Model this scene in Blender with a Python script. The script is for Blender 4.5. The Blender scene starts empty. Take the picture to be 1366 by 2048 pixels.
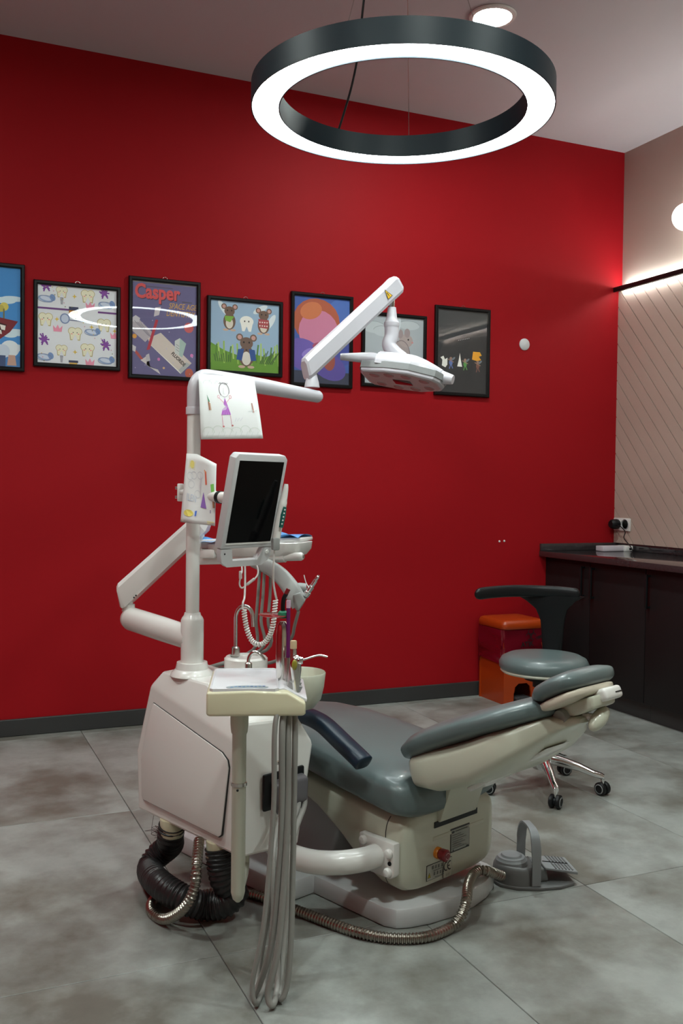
import bpy, bmesh, math, random
from math import sin, cos, pi, radians, sqrt
from mathutils import Vector as V, Matrix

random.seed(7)
scene = bpy.context.scene
COL = scene.collection

# ------------------------------------------------------------------ camera
FPX, CAM_H = 1900.0, 1.25
YAW, PITCH, ROLL = radians(23.6), radians(-1.48), radians(0.68)
_f = V((sin(YAW)*cos(PITCH), cos(YAW)*cos(PITCH), sin(PITCH)))
_r0 = V((cos(YAW), -sin(YAW), 0)); _u0 = _r0.cross(_f)
_r = _r0*cos(ROLL) + _u0*sin(ROLL); _u = _u0*cos(ROLL) - _r0*sin(ROLL)
EYE = V((0, 0, CAM_H))
cd = bpy.data.cameras.new('camera'); cam = bpy.data.objects.new('camera', cd); COL.objects.link(cam)
cd.sensor_fit = 'HORIZONTAL'; cd.sensor_width = 36; cd.lens = FPX*36/1366
cd.clip_start = 0.05
m = Matrix.Identity(4)
for i in range(3):
    m[i][0] = _r[i]; m[i][1] = _u[i]; m[i][2] = -_f[i]; m[i][3] = EYE[i]
cam.matrix_world = m
scene.camera = cam
def at(px, py, depth):
    """survey helper: a point of the room seen at that place of the photograph, that far away"""
    return EYE + (_f + _r*((px-683)/FPX) - _u*((py-1024)/FPX))*depth
def onz(px, py, z):
    d = _f + _r*((px-683)/FPX) - _u*((py-1024)/FPX)
    return EYE + d*((z-CAM_H)/d.z)

# ------------------------------------------------------------------ world, exposure
w = bpy.data.worlds.new('world'); scene.world = w; w.use_nodes = True
w.node_tree.nodes['Background'].inputs[0].default_value = (0.6, 0.62, 0.66, 1)
w.node_tree.nodes['Background'].inputs[1].default_value = 0.05
vs = scene.view_settings
vs.view_transform = 'Standard'; vs.look = 'None'; vs.gamma = 1; vs.use_curve_mapping = False
vs.exposure = 2.45
RING_E, DOWN_E, GLOBE_E, LED_E = 5.0, 78.0, .8, 17.0

# ------------------------------------------------------------------ materials
MATS = {}
def mat(name, col, rough=0.5, metal=0.0, spec=0.5, coat=0.0, bump=0.0, bscale=40.0, var=0.0, vscale=6.0, alpha=1.0):
    if name in MATS: return MATS[name]
    mt = bpy.data.materials.new(name); mt.use_nodes = True
    nt = mt.node_tree; b = nt.nodes['Principled BSDF']
    c = (*col, 1) if len(col) == 3 else col
    b.inputs['Base Color'].default_value = c
    b.inputs['Roughness'].default_value = rough
    b.inputs['Metallic'].default_value = metal
    b.inputs['Specular IOR Level'].default_value = spec
    b.inputs['Coat Weight'].default_value = coat
    b.inputs['Coat Roughness'].default_value = 0.08
    b.inputs['Alpha'].default_value = alpha
    if var > 0 or bump > 0:
        g = nt.nodes.new('ShaderNodeNewGeometry')
    if var > 0:
        n = nt.nodes.new('ShaderNodeTexNoise'); n.inputs['Scale'].default_value = vscale; n.inputs['Detail'].default_value = 5
        nt.links.new(g.outputs['Position'], n.inputs['Vector'])
        r = nt.nodes.new('ShaderNodeValToRGB')
        r.color_ramp.elements[0].position = .3; r.color_ramp.elements[1].position = .7
        r.color_ramp.elements[0].color = (*[x*(1-var) for x in c[:3]], 1)
        r.color_ramp.elements[1].color = (*[min(1, x*(1+var)) for x in c[:3]], 1)
        nt.links.new(n.outputs['Fac'], r.inputs['Fac']); nt.links.new(r.outputs['Color'], b.inputs['Base Color'])
    if bump > 0:
        n2 = nt.nodes.new('ShaderNodeTexNoise'); n2.inputs['Scale'].default_value = bscale; n2.inputs['Detail'].default_value = 4
        nt.links.new(g.outputs['Position'], n2.inputs['Vector'])
        bp = nt.nodes.new('ShaderNodeBump'); bp.inputs['Strength'].default_value = bump; bp.inputs['Distance'].default_value = 0.004
        nt.links.new(n2.outputs['Fac'], bp.inputs['Height']); nt.links.new(bp.outputs['Normal'], b.inputs['Normal'])
    MATS[name] = mt
    return mt
def emis(name, col, strength):
    if name in MATS: return MATS[name]
    mt = bpy.data.materials.new(name); mt.use_nodes = True
    b = mt.node_tree.nodes['Principled BSDF']
    b.inputs['Base Color'].default_value = (.8, .8, .8, 1)
    b.inputs['Emission Color'].default_value = (*col, 1); b.inputs['Emission Strength'].default_value = strength
    MATS[name] = mt; return mt
def srgb(r, g, b):
    f = lambda c: c/12.92 if c <= .04045 else ((c+.055)/1.055)**2.4
    return (f(r/255), f(g/255), f(b/255))
def floor_material():
    mt = bpy.data.materials.new('concrete_tile'); mt.use_nodes = True
    nt = mt.node_tree; N = nt.nodes; Lk = nt.links; b = N['Principled BSDF']
    g = N.new('ShaderNodeNewGeometry'); oi = N.new('ShaderNodeObjectInfo')
    off = N.new('ShaderNodeVectorMath'); off.operation = 'MULTIPLY_ADD'
    Lk.new(oi.outputs['Random'], off.inputs[0]); off.inputs[1].default_value = (0.35, 0.2, 5.0); Lk.new(g.outputs['Position'], off.inputs[2])
    def noise(sc, det, rough=.55):
        n = N.new('ShaderNodeTexNoise'); n.inputs['Scale'].default_value = sc; n.inputs['Detail'].default_value = det
        n.inputs['Roughness'].default_value = rough; Lk.new(off.outputs[0], n.inputs['Vector']); return n
    n1 = noise(2.3, 7, .62)
    r1 = N.new('ShaderNodeValToRGB'); e = r1.color_ramp.elements
    e[0].position = .36; e[0].color = (.155, .150, .128, 1); e[1].position = .60; e[1].color = (.345, .368, .348, 1)
    Lk.new(n1.outputs['Fac'], r1.inputs['Fac'])
    n2 = noise(9, 8, .7)
    r2 = N.new('ShaderNodeValToRGB'); e = r2.color_ramp.elements
    e[0].position = .3; e[0].color = (.82, .82, .82, 1); e[1].position = .65; e[1].color = (1.04, 1.04, 1.04, 1)
    Lk.new(n2.outputs['Fac'], r2.inputs['Fac'])
    mx = N.new('ShaderNodeMix'); mx.data_type = 'RGBA'; mx.blend_type = 'MULTIPLY'; mx.inputs['Factor'].default_value = 1
    Lk.new(r1.outputs['Color'], mx.inputs[6]); Lk.new(r2.outputs['Color'], mx.inputs[7])
    Lk.new(mx.outputs[2], b.inputs['Base Color'])
    r3 = N.new('ShaderNodeMapRange'); r3.inputs[3].default_value = .30; r3.inputs[4].default_value = .5
    Lk.new(n2.outputs['Fac'], r3.inputs[0]); Lk.new(r3.outputs[0], b.inputs['Roughness'])
    bp = N.new('ShaderNodeBump'); bp.inputs['Strength'].default_value = .06; bp.inputs['Distance'].default_value = .003
    n3 = noise(60, 4); Lk.new(n3.outputs['Fac'], bp.inputs['Height']); Lk.new(bp.outputs['Normal'], b.inputs['Normal'])
    return mt
def glass_pane():
    mt = bpy.data.materials.new('picture_glass'); mt.use_nodes = True
    nt = mt.node_tree; N = nt.nodes; N.remove(N['Principled BSDF'])
    t = N.new('ShaderNodeBsdfTransparent'); gl = N.new('ShaderNodeBsdfGlossy'); gl.inputs['Roughness'].default_value = .012
    fr = N.new('ShaderNodeFresnel'); fr.inputs['IOR'].default_value = 1.5
    mx = N.new('ShaderNodeMixShader')
    g = N.new('ShaderNodeNewGeometry'); fm = N.new('ShaderNodeMath'); fm.operation = 'SUBTRACT'; fm.inputs[0].default_value = 1
    ml = N.new('ShaderNodeMath'); ml.operation = 'MULTIPLY'          # only the outer face of the thin pane reflects
    nt.links.new(g.outputs['Backfacing'], fm.inputs[1]); nt.links.new(fr.outputs[0], ml.inputs[0]); nt.links.new(fm.outputs[0], ml.inputs[1])
    nt.links.new(ml.outputs[0], mx.inputs[0]); nt.links.new(t.outputs[0], mx.inputs[1]); nt.links.new(gl.outputs[0], mx.inputs[2])
    nt.links.new(mx.outputs[0], N['Material Output'].inputs[0]); return mt
def film_material(name, col, alpha):
    return mat(name, col, rough=.25, alpha=alpha, coat=.3)

WHITE = mat('white_enamel', (.77, .76, .73), .26, coat=.35)
IVORY = mat('ivory_plastic', (.55, .56, .455), .32, coat=.25)
YELLOWLIT = mat('yellow_lit_plastic', (.68, .645, .45), .35, coat=.2)  # white plastic with yellowish light put into its colour
GREYP = mat('grey_plastic', (.30, .31, .30), .4)
MIDGREY = mat('mid_grey_plastic', (.24, .25, .25), .45)
DARKG = mat('charcoal_plastic', (.045, .045, .048), .45)
BLACK = mat('black_plastic', (.006, .007, .008), .4, spec=.3)
NAVY = mat('navy_rubber', (.006, .018, .034), .36, spec=.4)
VINYL = mat('grey_vinyl', (.104, .140, .141), .34, coat=.12, bump=.03, bscale=120)
CHROME = mat('chrome', (.75, .75, .75), .12, 1.0)
STEEL = mat('brushed_steel', (.6, .58, .55), .25, 1.0)
DSTEEL = mat('dark_steel', (.34, .31, .27), .28, 1.0)
HOSEM = mat('hose_grey', (.27, .265, .245), .45)
HOSED = mat('hose_black', (.02, .019, .02), .38)
PAPER = mat('white_paper', (.78, .79, .78), .8)
RUBBER = mat('soft_rubber', (.02, .02, .02), .6)
GROOVE = mat('shadow_gap', (.03, .03, .03), .8)

# ------------------------------------------------------------------ mesh building
def fix_normals(bm): bmesh.ops.recalc_face_normals(bm, faces=bm.faces)
class B:
    def __init__(self, M=None): self.v, self.f, self.M = [], [], M
    def add(self, vs, fs):
        o = len(self.v)
        for p in vs:
            p = V(p); self.v.append(self.M @ p if self.M else p)
        self.f += [tuple(o+i for i in f) for f in fs]
        return self
    def add_bm(self, bm):
        bm.verts.index_update()
        self.add([v.co.copy() for v in bm.verts], [[v.index for v in f.verts] for f in bm.faces]); bm.free(); return self
    def box(self, c, s, bev=0.0, seg=2, R=None):
        bm = bmesh.new(); bmesh.ops.create_cube(bm, size=1)
        for v in bm.verts: v.co = V((v.co.x*s[0], v.co.y*s[1], v.co.z*s[2]))
        if bev > 0: bmesh.ops.bevel(bm, geom=bm.edges[:], offset=bev, segments=seg, affect='EDGES', profile=.5)
        for v in bm.verts: v.co = (R @ v.co if R else v.co) + V(c)
        return self.add_bm(bm)
    def hull(self, pts, bev=0.0, seg=3, ang=12):
        bm = bmesh.new()
        for p in pts: bm.verts.new(V(p))
        r = bmesh.ops.convex_hull(bm, input=bm.verts[:])
        dead = [g for g in r['geom_interior'] if isinstance(g, bmesh.types.BMVert)]
        if dead: bmesh.ops.delete(bm, geom=dead, context='VERTS')
        bmesh.ops.dissolve_limit(bm, angle_limit=radians(2), verts=bm.verts[:], edges=bm.edges[:])
        if bev > 0:
            ed = [e for e in bm.edges if len(e.link_faces) == 2 and e.calc_face_angle() > radians(ang)]
            bmesh.ops.bevel(bm, geom=ed, offset=bev, segments=seg, affect='EDGES', profile=.5, clamp_overlap=True)
        fix_normals(bm); return self.add_bm(bm)
    def prism(self, poly, fn, d0, d1, bev=0.0, seg=2):
        """poly of 2d points, fn(x, y, d) -> point"""
        bm = bmesh.new(); n = len(poly)
        a = [bm.verts.new(fn(x, y, d0)) for x, y in poly]; b_ = [bm.verts.new(fn(x, y, d1)) for x, y in poly]
        bm.faces.new(a); bm.faces.new(b_[::-1])
        for i in range(n): bm.faces.new((a[i], b_[i], b_[(i+1) % n], a[(i+1) % n]))
        fix_normals(bm)
        if bev > 0:
            ed = [e for e in bm.edges if e.calc_face_angle() > radians(35)]
            bmesh.ops.bevel(bm, geom=ed, offset=bev, segments=seg, affect='EDGES', profile=.5, clamp_overlap=True)
        return self.add_bm(bm)
    def loft(self, rings, caps=True, closed=False):
        n = len(rings[0]); vs = [p for r in rings for p in r]; fs = []
        m_ = len(rings)
        for i in range(m_ if closed else m_-1):
            for j in range(n):
                k = (j+1) % n; i2 = (i+1) % m_
                fs.append((i*n+j, i*n+k, i2*n+k, i2*n+j))
        if caps and not closed:
            fs.append(tuple(range(n))[::-1]); fs.append(tuple((m_-1)*n+j for j in range(n)))
        return self.add(vs, fs)
    def tube(self, path, r, n=12, caps=True):
        path = [V(p) for p in path]; rs = r if isinstance(r, (list, tuple)) else [r]*len(path)
        rings = []; up = None
        for i, p in enumerate(path):
            t = (path[min(i+1, len(path)-1)] - path[max(i-1, 0)]).normalized()
            if up is None:
                a = V((0, 0, 1)) if abs(t.z) < .9 else V((1, 0, 0)); up = (a - t*a.dot(t)).normalized()
            else:
                up = (up - t*up.dot(t)); up = up.normalized() if up.length > 1e-6 else V((1, 0, 0))
            s = t.cross(up)
            rings.append([p + (up*cos(2*pi*j/n) + s*sin(2*pi*j/n))*rs[i] for j in range(n)])
        return self.loft(rings, caps)
    def lathe(self, prof, c=(0, 0, 0), n=24, axis=None, caps=True):
        """prof: (radius, height) list; axis: unit vector"""
        c = V(c); ax = V(axis).normalized() if axis is not None else V((0, 0, 1))
        a = V((1, 0, 0)) if abs(ax.x) < .9 else V((0, 1, 0)); x = (a - ax*a.dot(ax)).normalized(); y = ax.cross(x)
        rings = [[c + ax*h + (x*cos(2*pi*j/n) + y*sin(2*pi*j/n))*max(r, 1e-4) for j in range(n)] for r, h in prof]
        return self.loft(rings, caps)
    def ball(self, c, rx, ry, rz, n=16, k=10, R=None):
        rings = []
        for i in range(k+1):
            t = pi*i/k; rr = max(sin(t), 1e-3)
            ring = []
            for j in range(n):
                p = V((rx*rr*cos(2*pi*j/n), ry*rr*sin(2*pi*j/n), -rz*cos(t)))
                ring.append((R @ p if R else p) + V(c))
            rings.append(ring)
        return self.loft(rings)
    def grid(self, S, nu, nv):
        vs = [S(i/nu, j/nv) for j in range(nv+1) for i in range(nu+1)]
        fs = [(j*(nu+1)+i, j*(nu+1)+i+1, (j+1)*(nu+1)+i+1, (j+1)*(nu+1)+i) for j in range(nv) for i in range(nu)]
        return self.add(vs, fs)
    def centre(self):
        xs = [p.x for p in self.v]; ys = [p.y for p in self.v]; zs = [p.z for p in self.v]
        return V(((min(xs)+max(xs))/2, (min(ys)+max(ys))/2, min(zs)))
    def build(self, name, material, parent=None, smooth=35):
        base = world_of(parent) if parent else self.centre()
        me = bpy.data.meshes.new(name)
        me.from_pydata([p - base for p in self.v], [], self.f)
        bm = bmesh.new(); bm.from_mesh(me); fix_normals(bm); bm.to_mesh(me); bm.free()
        if smooth: me.shade_smooth(); me.set_sharp_from_angle(angle=radians(smooth))
        me.materials.append(material)
        o = bpy.data.objects.new(name, me); COL.objects.link(o)
        if parent: o.parent = parent
        else: o.location = base
        return o
def world_of(o):
    p = V(o.location); q = o.parent
    while q: p = p + V(q.location); q = q.parent
    return p
def tag(o, label=None, cat=None, group=None, kind=None):
    if label: o['label'] = label
    if cat: o['category'] = cat
    if group: o['group'] = group
    if kind: o['kind'] = kind
    return o
def thing(name, loc, label, cat, group=None):
    o = bpy.data.objects.new(name, None); o.empty_display_size = .05; COL.objects.link(o); o.location = V(loc)
    return tag(o, label, cat, group)
def catmull(pts, per=8):
    P = [V(p) for p in pts]; out = []
    for i in range(len(P)-1):
        p0 = P[max(i-1, 0)]; p1 = P[i]; p2 = P[i+1]; p3 = P[min(i+2, len(P)-1)]
        for k in range(per):
            t = k/per
            out.append(.5*((2*p1) + (p2-p0)*t + (2*p0-5*p1+4*p2-p3)*t*t + (3*p1-p0-3*p2+p3)*t**3))
    out.append(P[-1]); return out
def resample(pts, step):
    pts = [V(p) for p in pts]; out = [pts[0]]; acc = 0
    for a, b_ in zip(pts, pts[1:]):
        d = (b_-a).length; s = step-acc
        while s <= d and d > 0:
            out.append(a + (b_-a)*(s/d)); s += step
        acc = d-(s-step)
    return out
def sring(c, ax, ay, rx, ry, e=2.6, n=28):
    out = []
    for j in range(n):
        t = 2*pi*j/n; x = cos(t); y = sin(t)
        out.append(V(c) + V(ax)*(rx*math.copysign(abs(x)**(2/e), x)) + V(ay)*(ry*math.copysign(abs(y)**(2/e), y)))
    return out
def rrect(w_, h_, r, k=5):
    out = []
    for cx, cy, a0 in ((w_/2-r, h_/2-r, 0), (-w_/2+r, h_/2-r, 90), (-w_/2+r, -h_/2+r, 180), (w_/2-r, -h_/2+r, 270)):
        for i in range(k+1):
            a = radians(a0 + 90*i/k); out.append((cx+r*cos(a), cy+r*sin(a)))
    return out
def text_mesh(s, size, shear=0.0, bold=0.0):
    cu = bpy.data.curves.new('t', 'FONT'); cu.body = s; cu.size = size; cu.shear = shear; cu.offset = bold
    cu.align_x = 'LEFT'; cu.resolution_u = 3
    o = bpy.data.objects.new('t', cu); COL.objects.link(o)
    dg = bpy.context.evaluated_depsgraph_get(); dg.update()
    me = bpy.data.meshes.new_from_object(o.evaluated_get(dg))
    vs_ = [(v.co.x, v.co.y) for v in me.vertices]; fs = [tuple(p.vertices) for p in me.polygons]
    bpy.data.objects.remove(o); bpy.data.curves.remove(cu); bpy.data.meshes.remove(me)
    return vs_, fs
class Print:
    """flat print: coloured shapes on a sheet given by S(u, v, h)"""
    def __init__(self, S, step=0.000006): self.S, self.v, self.f, self.m, self.mats, self.h, self.step = S, [], [], [], [], step, step
    def _mi(self, col):
        k = 'ink_%d_%d_%d' % col
        mt = mat(k, tuple(min(.92, c*1.12) for c in srgb(*col)), .6)
        if mt not in self.mats: self.mats.append(mt)
        return self.mats.index(mt)
    def raw(self, pts, faces, col):
        o = len(self.v); self.v += [self.S(x, y, self.h) for x, y in pts]
        mi = self._mi(col)
        for f in faces: self.f.append(tuple(o+i for i in f)); self.m.append(mi)
        self.h += self.step; return self
    def poly(self, pts, col): return self.raw(pts, [tuple(range(len(pts)))], col)
    def rect(self, x0, y0, x1, y1, col, n=1):
        if n == 1: return self.poly([(x0, y0), (x1, y0), (x1, y1), (x0, y1)], col)
        pts = [(x0+(x1-x0)*i/n, y) for y in (y0, y1) for i in range(n+1)]
        return self.raw(pts, [(i, i+1, n+2+i, n+1+i) for i in range(n)], col)
    def ell(self, cx, cy, rx, ry, col, rot=0, n=20):
        c, s = cos(radians(rot)), sin(radians(rot))
        return self.poly([(cx+rx*cos(t)*c-ry*sin(t)*s, cy+rx*cos(t)*s+ry*sin(t)*c) for t in [2*pi*i/n for i in range(n)]], col)
    def line(self, pts, wd, col):
        P = [V((*p, 0)) for p in pts]; vs_ = []
        for i, p in enumerate(P):
            t = (P[min(i+1, len(P)-1)]-P[max(i-1, 0)]).normalized(); nn = V((-t.y, t.x, 0))*wd/2
            vs_ += [((p+nn).x, (p+nn).y), ((p-nn).x, (p-nn).y)]
        return self.raw(vs_, [(2*i, 2*i+1, 2*i+3, 2*i+2) for i in range(len(P)-1)], col)
    def loop(self, cx, cy, rx, ry, wd, col, a0=0, a1=360, n=24):
        return self.line([(cx+rx*cos(radians(a0+(a1-a0)*i/n)), cy+ry*sin(radians(a0+(a1-a0)*i/n))) for i in range(n+1)], wd, col)
    def star(self, cx, cy, r, k, col, inner=.42, rot=90):
        return self.poly([(cx+(r if i % 2 == 0 else r*inner)*cos(radians(rot+180*i/k)), cy+(r if i % 2 == 0 else r*inner)*sin(radians(rot+180*i/k))) for i in range(2*k)], col)
    def text(self, s, x, y, size, col, rot=0, shear=0, sx=1, bold=0):
        vs_, fs = text_mesh(s, size, shear, bold); c, s_ = cos(radians(rot)), sin(radians(rot))
        return self.raw([(x+px*sx*c-py*s_, y+px*sx*s_+py*c) for px, py in vs_], fs, col)
    def build(self, name, parent):
        base = world_of(parent); me = bpy.data.meshes.new(name)
        me.from_pydata([V(p)-base for p in self.v], [], self.f)
        for mt in self.mats: me.materials.append(mt)
        me.polygons.foreach_set('material_index', self.m)
        o = bpy.data.objects.new(name, me); COL.objects.link(o); o.parent = parent; return o

# ------------------------------------------------------------------ the room
XR, YB, ZC = 4.11, 4.93, 3.42
XL, YF = -1.9, -2.3
RED = mat('red_wall_paint', (.325, .0062, .0105), .6, spec=.12, bump=.05, bscale=90)
CEIL = mat('ceiling_paint', (.52, .48, .50), .8)
BEIGE = mat('beige_wall_paint', (.50, .405, .345), .7)
DOVE = mat('dove_wall_paint', (.46, .44, .42), .8)
PANEL = mat('beige_panel', (.50, .385, .325), .5)
BASEM = mat('dark_baseboard', (.035, .036, .036), .45)
TILE = floor_material()
GROUT = mat('grout', (.16, .155, .15), .9)
def struct(name, b_, m_, label=None, smooth=0):
    o = b_.build(name, m_, None, smooth); o['kind'] = 'structure'
    if label: o['label'] = label
    return o
fl = struct('floor', B().box(((XL+XR)/2, (YF+YB)/2, -.055), (XR-XL+.3, YB-YF+.3, .10)), GROUT, 'grey concrete-look floor tiles across the room')
struct('ceiling', B().box(((XL+XR)/2, (YF+YB)/2, ZC+.05), (XR-XL+.3, YB-YF+.3, .10)), CEIL, 'plain pale grey ceiling')
struct('wall_back', B().box(((XL+XR)/2, YB+.05, ZC/2), (XR-XL+.3, .10, ZC)), RED, 'red painted wall with the framed pictures')
wr = struct('wall_right', B().box((XR+.05, (YF+YB)/2, ZC/2), (.10, YB-YF, ZC)), BEIGE, 'beige wall behind the dark counter')
struct('wall_left', B().box((XL-.05, (YF+YB)/2, ZC/2), (.10, YB-YF, ZC)), RED)
struct('wall_front', B().box(((XL+XR)/2, YF-.05, ZC/2), (XR-XL+.3, .10, ZC)), mat('cream_wall_paint', (.52, .47, .36), .8))
struct('baseboard_back', B().box(((XL+3.55)/2, YB-.007, .043), (3.55-XL, .014, .085), .004, 2), BASEM, 'dark grey baseboard along the red wall')
# floor tiles 0.6 x 1.2, aligned to the joints in the photo
TX, TY, GAP = .597, 1.218, .0024
tile_me = {}
def tile_mesh(wx, wy):
    k = (round(wx, 3), round(wy, 3))
    if k not in tile_me:
        bm = bmesh.new(); bmesh.ops.create_cube(bm, size=1)
        for v in bm.verts: v.co = V((v.co.x*wx, v.co.y*wy, v.co.z*.008-.004))
        ed = [e for e in bm.edges if all(v.co.z > -.001 for v in e.verts)]
        bmesh.ops.bevel(bm, geom=ed, offset=.0012, segments=1, affect='EDGES')
        me = bpy.data.meshes.new('tile'); bm.to_mesh(me); bm.free(); me.materials.append(TILE); tile_me[k] = me
    return tile_me[k]
xs = [.718+TX*i for i in range(-5, 8)]; ys = [2.415+TY*j for j in range(-5, 4)]
for x0 in xs:
    for y0 in ys:
        a0, a1 = max(x0, XL), min(x0+TX, XR); b0, b1 = max(y0, YF), min(y0+TY, YB)
        if a1-a0 < .03 or b1-b0 < .03: continue
        o = bpy.data.objects.new('tile', tile_mesh(a1-a0-GAP, b1-b0-GAP)); COL.objects.link(o)
        o.parent = fl; o.location = V(((a0+a1)/2, (b0+b1)/2, 0)) - fl.location

# diagonal panelling on the right wall
PY0, PZ0, PZ1, PX = 2.35, .915, 2.53, 4.082
def clip(poly, f):
    out = []
    for i in range(len(poly)):
        a, b_ = poly[i], poly[(i+1) % len(poly)]; fa, fb = f(a), f(b_)
        if fa >= 0: out.append(a)
        if (fa >= 0) != (fb >= 0):
            t = fa/(fa-fb); out.append((a[0]+(b_[0]-a[0])*t, a[1]+(b_[1]-a[1])*t))
    return out
pan = B(); pan.box(((PX+XR)/2+.006, (PY0+YB)/2, (PZ0+PZ1)/2), (XR-PX-.012, YB-PY0, PZ1-PZ0))
panel = struct('trim_1', pan, GROOVE, 'beige diagonal board panelling above the counter')
SL, SP, GV = 1.193, .1175, .0085
for k in range(-34, 24):
    base = 2.407+SP*k
    poly = [(PY0, PZ0), (YB, PZ0), (YB, PZ1), (PY0, PZ1)]
    poly = clip(poly, lambda p: p[1]-(base+SL*(p[0]-4.91)) - GV/2)
    poly = clip(poly, lambda p: (base+SP+SL*(p[0]-4.91)) - p[1] - GV/2) if poly else poly
    if len(poly) < 3: continue
    ar = abs(sum(poly[i][0]*poly[(i+1) % len(poly)][1]-poly[(i+1) % len(poly)][0]*poly[i][1] for i in range(len(poly))))/2
    if ar < .0004: continue
    b_ = B(); b_.prism(poly, lambda x, y, d: V((d, x, y)), PX, PX+.014)
    b_.build('plank', PANEL, panel, 0)
# black ledge with hidden light strips
ledge = thing('light_ledge', (4.07, 3.64, 2.53), 'thin black ledge with a glowing light strip above the diagonal boards', 'wall light')
b_ = B(); b_.box((4.075, 3.64, 2.541), (.07, 2.58, .012), .002); b_.box((4.043, 3.64, 2.538), (.007, 2.58, .03), .002)
b_.build('ledge', BLACK, ledge)
LEDM = emis('led_strip_glow', (.93, 1.0, .97), LED_E)
b_ = B(); b_.box((4.095, 3.62, 2.550), (.014, 2.53, .004)); b_.build('light_strip', LEDM, ledge, 0)
b_ = B(); b_.box((4.066, 3.62, 2.533), (.008, 2.53, .003)); b_.build('light_strip', emis('led_under_glow', (.95, 1.0, .97), LED_E*.8), ledge, 0)

# round wall lamp
wl = thing('wall_globe_lamp', (XR, 4.275, 2.74), 'round white glowing globe lamp on the beige wall', 'wall lamp')
b_ = B(); b_.lathe([(.06, 0), (.06, .012), (.045, .022), (.045, .05)], (XR, 4.275, 2.835), 28, (-1, 0, 0)); b_.build('wall_plate', BLACK, wl)
b_ = B(); b_.ball((XR-.095, 4.275, 2.835), .078, .078, .078, 28, 16); b_.build('globe', emis('globe_glow', (1, .98, .95), GLOBE_E), wl)

# ceiling downlights; those out of view are added to brighten room and fronts
def downlight(x, y, label):
    t = thing('ceiling_downlight', (x, y, ZC), label, 'ceiling light', 'recessed round ceiling lights')
    b_ = B(); b_.lathe([(.085, 0), (.108, 0), (.11, -.004), (.106, -.010), (.088, -.012), (.085, -.006)], (x, y, ZC), 36, caps=False); b_.build('trim_ring', WHITE, t)
    b_ = B(); b_.lathe([(.0, -.008), (.087, -.008), (.087, -.003), (0, -.003)], (x, y, ZC), 36, caps=False); b_.build('diffuser', emis('downlight_glow', (.90, 1.0, .95), DOWN_E), t)
downlight(2.375, 3.775, 'round white recessed ceiling light glowing above the ring lamp')
downlight(2.375, .9, 'added round ceiling light, unseen, giving front light near the counter side')
downlight(.9, .9, 'added round ceiling light, unseen, giving front light by the camera')
downlight(-.7, .9, 'added round ceiling light, unseen, giving front light near the left wall')
downlight(-.7, 3.0, 'added round ceiling light, unseen, at the left of the red wall')

# ------------------------------------------------------------------ ring lamp
RC, RR, RI, RZ, RH = V((1.418, 2.792, 0)), .49, .398, 2.47, .075
rl = thing('ring_pendant_lamp', (RC.x, RC.y, RZ), 'large black ring pendant lamp with a bright white underside', 'pendant lamp')
b_ = B(); b_.lathe([(RR, .0), (RR, RH), (RI, RH), (RI, 0), (RI+.004, 0), (RI+.004, RH-.004), (RR-.004, RH-.004), (RR-.004, 0), (RR, 0)], (RC.x, RC.y, RZ), 96, caps=False)
b_.build('ring_housing', mat('black_satin_metal', (.009, .020, .027), .45, spec=.3), rl, 40)
b_ = B(); b_.lathe([(RI+.004, .004), (RR-.004, .004), (RR-.004, .010), (RI+.004, .010), (RI+.004, .004)], (RC.x, RC.y, RZ), 96, caps=False)
b_.build('diffuser', emis('ring_glow', (.90, 1.0, 1.0), RING_E), rl, 40)
for px_, py_ in ((681, 38), (984, 30), (820, 300)):
    p = onz(px_, py_, RZ+RH); d_ = V((p.x-RC.x, p.y-RC.y, 0)); p = V((RC.x, RC.y, RZ+RH)) + d_.normalized()*.46
    b_ = B(); b_.tube([p, V((RC.x+d_.x*.05, RC.y+d_.y*.05, ZC))], .0013, 6); b_.build('suspension_wire', STEEL, rl)
fa = onz(685, 262, RZ+RH) - RC; fa.z = 0
p0 = RC + fa.normalized()*.445; p0.z = RZ+RH
p1 = V((RC.x, RC.y, ZC))
pts = [p0 + (p1-p0)*t + V((.012*sin(9*t), .01*cos(11*t), 0)) for t in [i/12 for i in range(13)]]
pts[-1] = p1
b_ = B(); b_.tube(catmull(pts, 4), .0042, 8); b_.build('power_cable', BLACK, rl)
pc = RC.copy(); pc.z = 0
b_ = B(); b_.lathe([(.0, 0), (.05, 0), (.05, -.02), (0, -.02)], (p1.x, p1.y, ZC), 24, caps=False); b_.build('ceiling_rose', BLACK, rl)

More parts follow.
